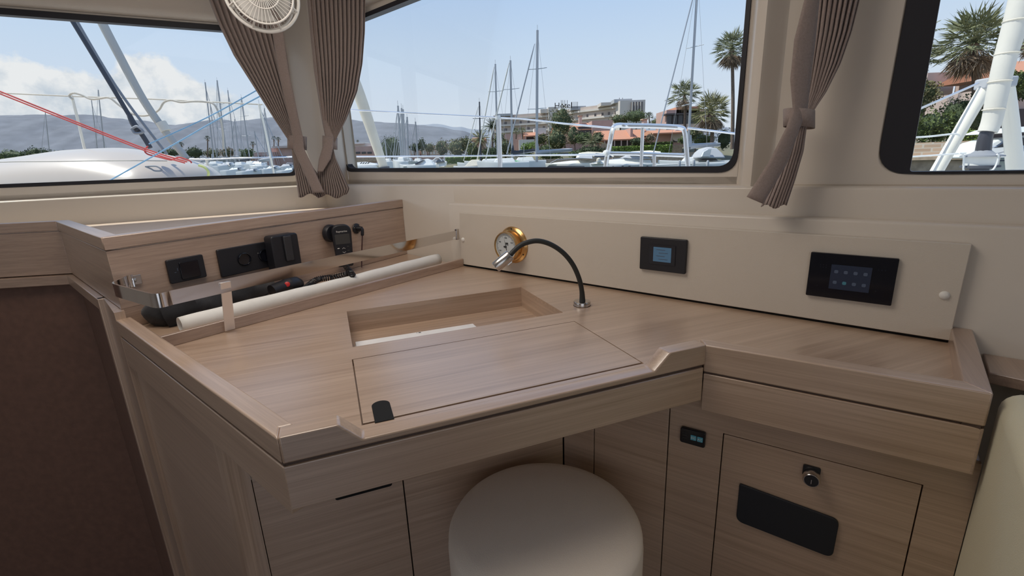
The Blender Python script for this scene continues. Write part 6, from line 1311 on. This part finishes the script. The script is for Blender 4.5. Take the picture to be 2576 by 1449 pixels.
# middle window
rt = root('furled_sail', PD(965, 428, 4.2), 'cream furled sail leaning at the left of the middle window', 'sail'); line3('sail', '', [(855, 110), (884, 190), (906, 245), (930, 315), (950, 375), (966, 422)], 4.2, .058, 'canvas', par=rt, taper=.036, seg=12); line3('drum', '', [(965, 420), (990, 548)], 4.2, .05, 'darkrope', par=rt)
line3('lifeline', 'upper lifeline sloping across the middle window', [(870, 276), (1060, 286), (1255, 296), (1330, 301), (1420, 311), (1538, 322)], [3.9, 3.9, 3.9, 3.6, 3.2, 2.75], .006, 'rail'); line3('lifeline', 'lower lifeline running along the middle window', [(870, 394), (1100, 393), (1300, 391), (1522, 389)], [3.9, 3.9, 3.9, 2.75], .006, 'rail'); line3('lifeline', 'short lifeline right of the steel pulpit', [(1730, 322), (1780, 328), (1850, 336)], 2.7, .006, 'rail')
rt = root('rail_post', PD(1258, 440, 3.9), 'double steel lifeline post with white caps in the middle window', 'post'); line3('tube', '', [(1253, 296), (1259, 548)], 3.9, .011, 'rail', par=rt); line3('tube', '', [(1257, 296), (1265, 548)], 3.92, .010, 'rail', par=rt); line3('cap', '', [(1252, 291), (1254, 300)], 3.9, .020, 'gel', par=rt)
rt = root('pulpit', PD(1620, 440, 2.7), 'bent steel tube pulpit rail in front of the hedge and motor cruiser', 'rail')
line3('frame', '', [(1509, 608), (1523, 425), (1533, 368), (1540, 330), (1545, 319), (1556, 315), (1580, 316), (1640, 317), (1690, 319), (1714, 322), (1722, 332), (1727, 380), (1746, 600)], 2.7, .0135, 'rail', par=rt, n=6)
line3('middle_bar', '', [(1527, 386), (1600, 387), (1724, 391)], 2.72, .011, 'rail', par=rt); line3('upright', '', [(1617, 318), (1606, 604)], 2.71, .010, 'rail', par=rt); line3('upright', '', [(1646, 392), (1643, 604)], 2.71, .010, 'rail', par=rt); line3('lashing', '', [(1521, 389), (1525, 384), (1529, 390)], 2.68, .016, 'gel', par=rt)
# right window
rt = root('furled_sail', PD(2480, 330, 3.2), 'wide white furled sail with horizontal seams in the right window', 'sail')
fs = [(2598, -120), (2566, 10), (2545, 90), (2528, 150), (2510, 230), (2496, 300), (2484, 332)]
line3('sail', '', fs, 3.2, .062, 'canvasw', par=rt, taper=.050, seg=16)
for (x, y), r_ in zip(((2556, 52), (2533, 135), (2515, 205), (2500, 275)), (.062, .059, .057, .055)):
    c_ = PD(x, y, 3.2); dr_ = (PD(x + 6, y - 28, 3.2) - c_).normalized(); m = MB(); u_ = dr_.cross(V(0, 1, 0)).normalized(); w_ = u_.cross(dr_); m.tube([c_ + (u_ * math.cos(2 * math.pi * k / 24) + w_ * math.sin(2 * math.pi * k / 24)) * r_ for k in range(24)], .004, 5, closed=True); m.build('seam', 'canvas', rt)
line3('luff_tube', '', [(2486, 325), (2478, 350), (2472, 388)], 3.2, .034, mat('graphite_tube', (.05, .05, .06), .35), par=rt, taper=.042)
dc_ = PD(2468, 405, 3.2); dax = (PD(2476, 370, 3.2) - dc_).normalized()
rt = root('furling_drum', dc_, 'grey and white furling drum at the foot of the wide furled sail', 'drum')
m = MB(); m.lathe([(.03, .075), (.06, .05), (.11, .036), (.112, .028), (.06, .026)], dc_, dax, 36); m.build('top_plate', 'greystay', rt, smooth=True)
m = MB(); m.lathe([(.088, .028), (.088, -.028), (.0, -.028)], dc_, dax, 36); m.build('spool', 'gel', rt, smooth=True); m = MB(); m.lathe([(.0, -.026), (.10, -.028), (.102, -.040), (.05, -.05), (.05, -.12), (0, -.12)], dc_, dax, 36); m.build('bottom_plate', 'darkrope', rt, smooth=True)
line3('guard', '', [(2508, 388), (2512, 394), (2504, 418), (2488, 430), (2430, 432), (2424, 415), (2424, 392), (2414, 385)], 3.08, .005, 'gel', par=rt, n=5)
rt = root('sail_post_frame', PD(2500, 215, 3.5), 'pale grey A-shaped post frame with cross cap behind the furled sail', 'frame')
line3('left_post', '', [(2478, 222), (2415, 330), (2290, 545)], 3.5, .040, 'alu' if False else 'gelw', par=rt, seg=16); line3('right_post', '', [(2532, 215), (2545, 330), (2563, 528)], 3.5, .042, 'gelw', par=rt, taper=.052, seg=16)
pa_, pb_ = PD(2466, 212, 3.5), PD(2544, 206, 3.5); m = MB(); m.obox((pa_ + pb_) / 2, (pb_ - pa_) / 2, V(0, .05, 0), V(0, 0, .035)); m.build('cross_cap', 'sailcov', rt, bevel=.01)
line3('guy_wire', 'diagonal steel wire from the window edge to the post frame', [(2240, 306), (2462, 209)], 3.5, .008, 'rail'); line3('lifeline', 'upper lifeline ending at the left sail post', [(2230, 349), (2330, 344), (2400, 337), (2414, 343)], 3.2, .006, 'gel'); line3('lifeline', 'lower lifeline in front of the quay wall', [(2230, 398), (2330, 392), (2430, 385)], 3.1, .005, 'gel')
for i, (n_, lb_, x, y, rx, ry, d, c_, mm) in enumerate([
 ('bushy_tree', 'olive bush between the tallest mast and the white annex', 1362, 350, 16, 14, 101, 500, 'lf_olive'), ('bushy_tree', 'green bush low in front of the wide villa balcony', 1468, 348, 18, 14, 92, 600, 'lf_mid'),
 ('bushy_tree', 'dark garden shrub at the left end of the porch villa', 1505, 345, 13, 12, 94, 450, 'lf_dark'), ('bushy_tree', 'small dark shrub right of the porch, in front of the gable', 1603, 355, 16, 8, 87, 450, 'lf_dark'),
 ('bushy_tree', 'dark twisted shrub before the pink gable wall', 1636, 348, 10, 10, 86, 350, 'lf_brown'), ('bushy_tree', 'green garden tree right of the arched window', 1748, 338, 18, 14, 88, 500, 'lf_olive'),
 ('bushy_tree', 'olive tree at the left edge of the date palms', 1172, 362, 14, 16, 97, 450, 'lf_olive'), ('bushy_tree', 'tall shrub between the two date palms and the pink house', 1256, 352, 13, 18, 97, 450, 'lf_mid'),
 ('bushy_tree', 'dense low shrub line behind the green tarp', 1310, 387, 26, 8, 84, 600, 'lf_dark'), ('bushy_tree', 'dense low shrub line behind the yellow canopy boat', 1225, 397, 24, 8, 84, 550, 'lf_mid'), ('bushy_tree', 'dense low shrub line right of the tallest mast foot', 1385, 392, 28, 8, 83, 600, 'lf_mid')]):
    foliage(n_, lb_, x, y, rx, ry, d, c_, mm, seed=i + 120, leaf=3.0, trunk=(0, 402))
rt = root('rubble_wall', V(PD(1400, 400, 77).x, 77, 0), 'low stone wall along the quay behind the motor cruisers', 'wall'); bx('wall', 1225, 1545, 400, 412, 77, .6, 'stone', rt)
rt = root('rubble_wall', V(PD(1620, 400, 76).x, 76, 0), 'low stone wall under the long clipped hedge', 'wall'); bx('wall', 1541, 1760, 386, 412, 76.5, .6, 'stone', rt)

GR = {'sailing_yacht': 'sailing yachts moored in the harbour', 'motorboat': 'small motorboats in the harbour', 'motor_cruiser': 'motor cruisers moored before the hedge', 'villa': 'villas with orange roofs on the shore', 'harbour_building': 'harbour buildings on the far shore', 'bushy_tree': 'bushes and trees on the shore', 'bare_tree': 'thin dry trees on the shore', 'fan_palm': 'fan palms on the shore', 'date_palm': 'date palms on the shore', 'clipped_hedge': 'clipped hedges before the villas', 'curtain': 'taupe curtains at the saloon windows', 'lifeline': 'lifelines of the own boat', 'stanchion': 'stanchions on the foredeck', 'red_rope': 'red ropes outside the left window', 'blue_rope': 'blue ropes outside the left window', 'furled_sail': 'furled sails around the own boat', 'rubble_wall': 'low stone walls on the quay'}
for o_ in bpy.data.objects:
    if o_.parent is None and 'label' in o_ and 'group' not in o_:
        b_ = o_.name.split('.')[0]
        if b_ in GR: o_['group'] = GR[b_]
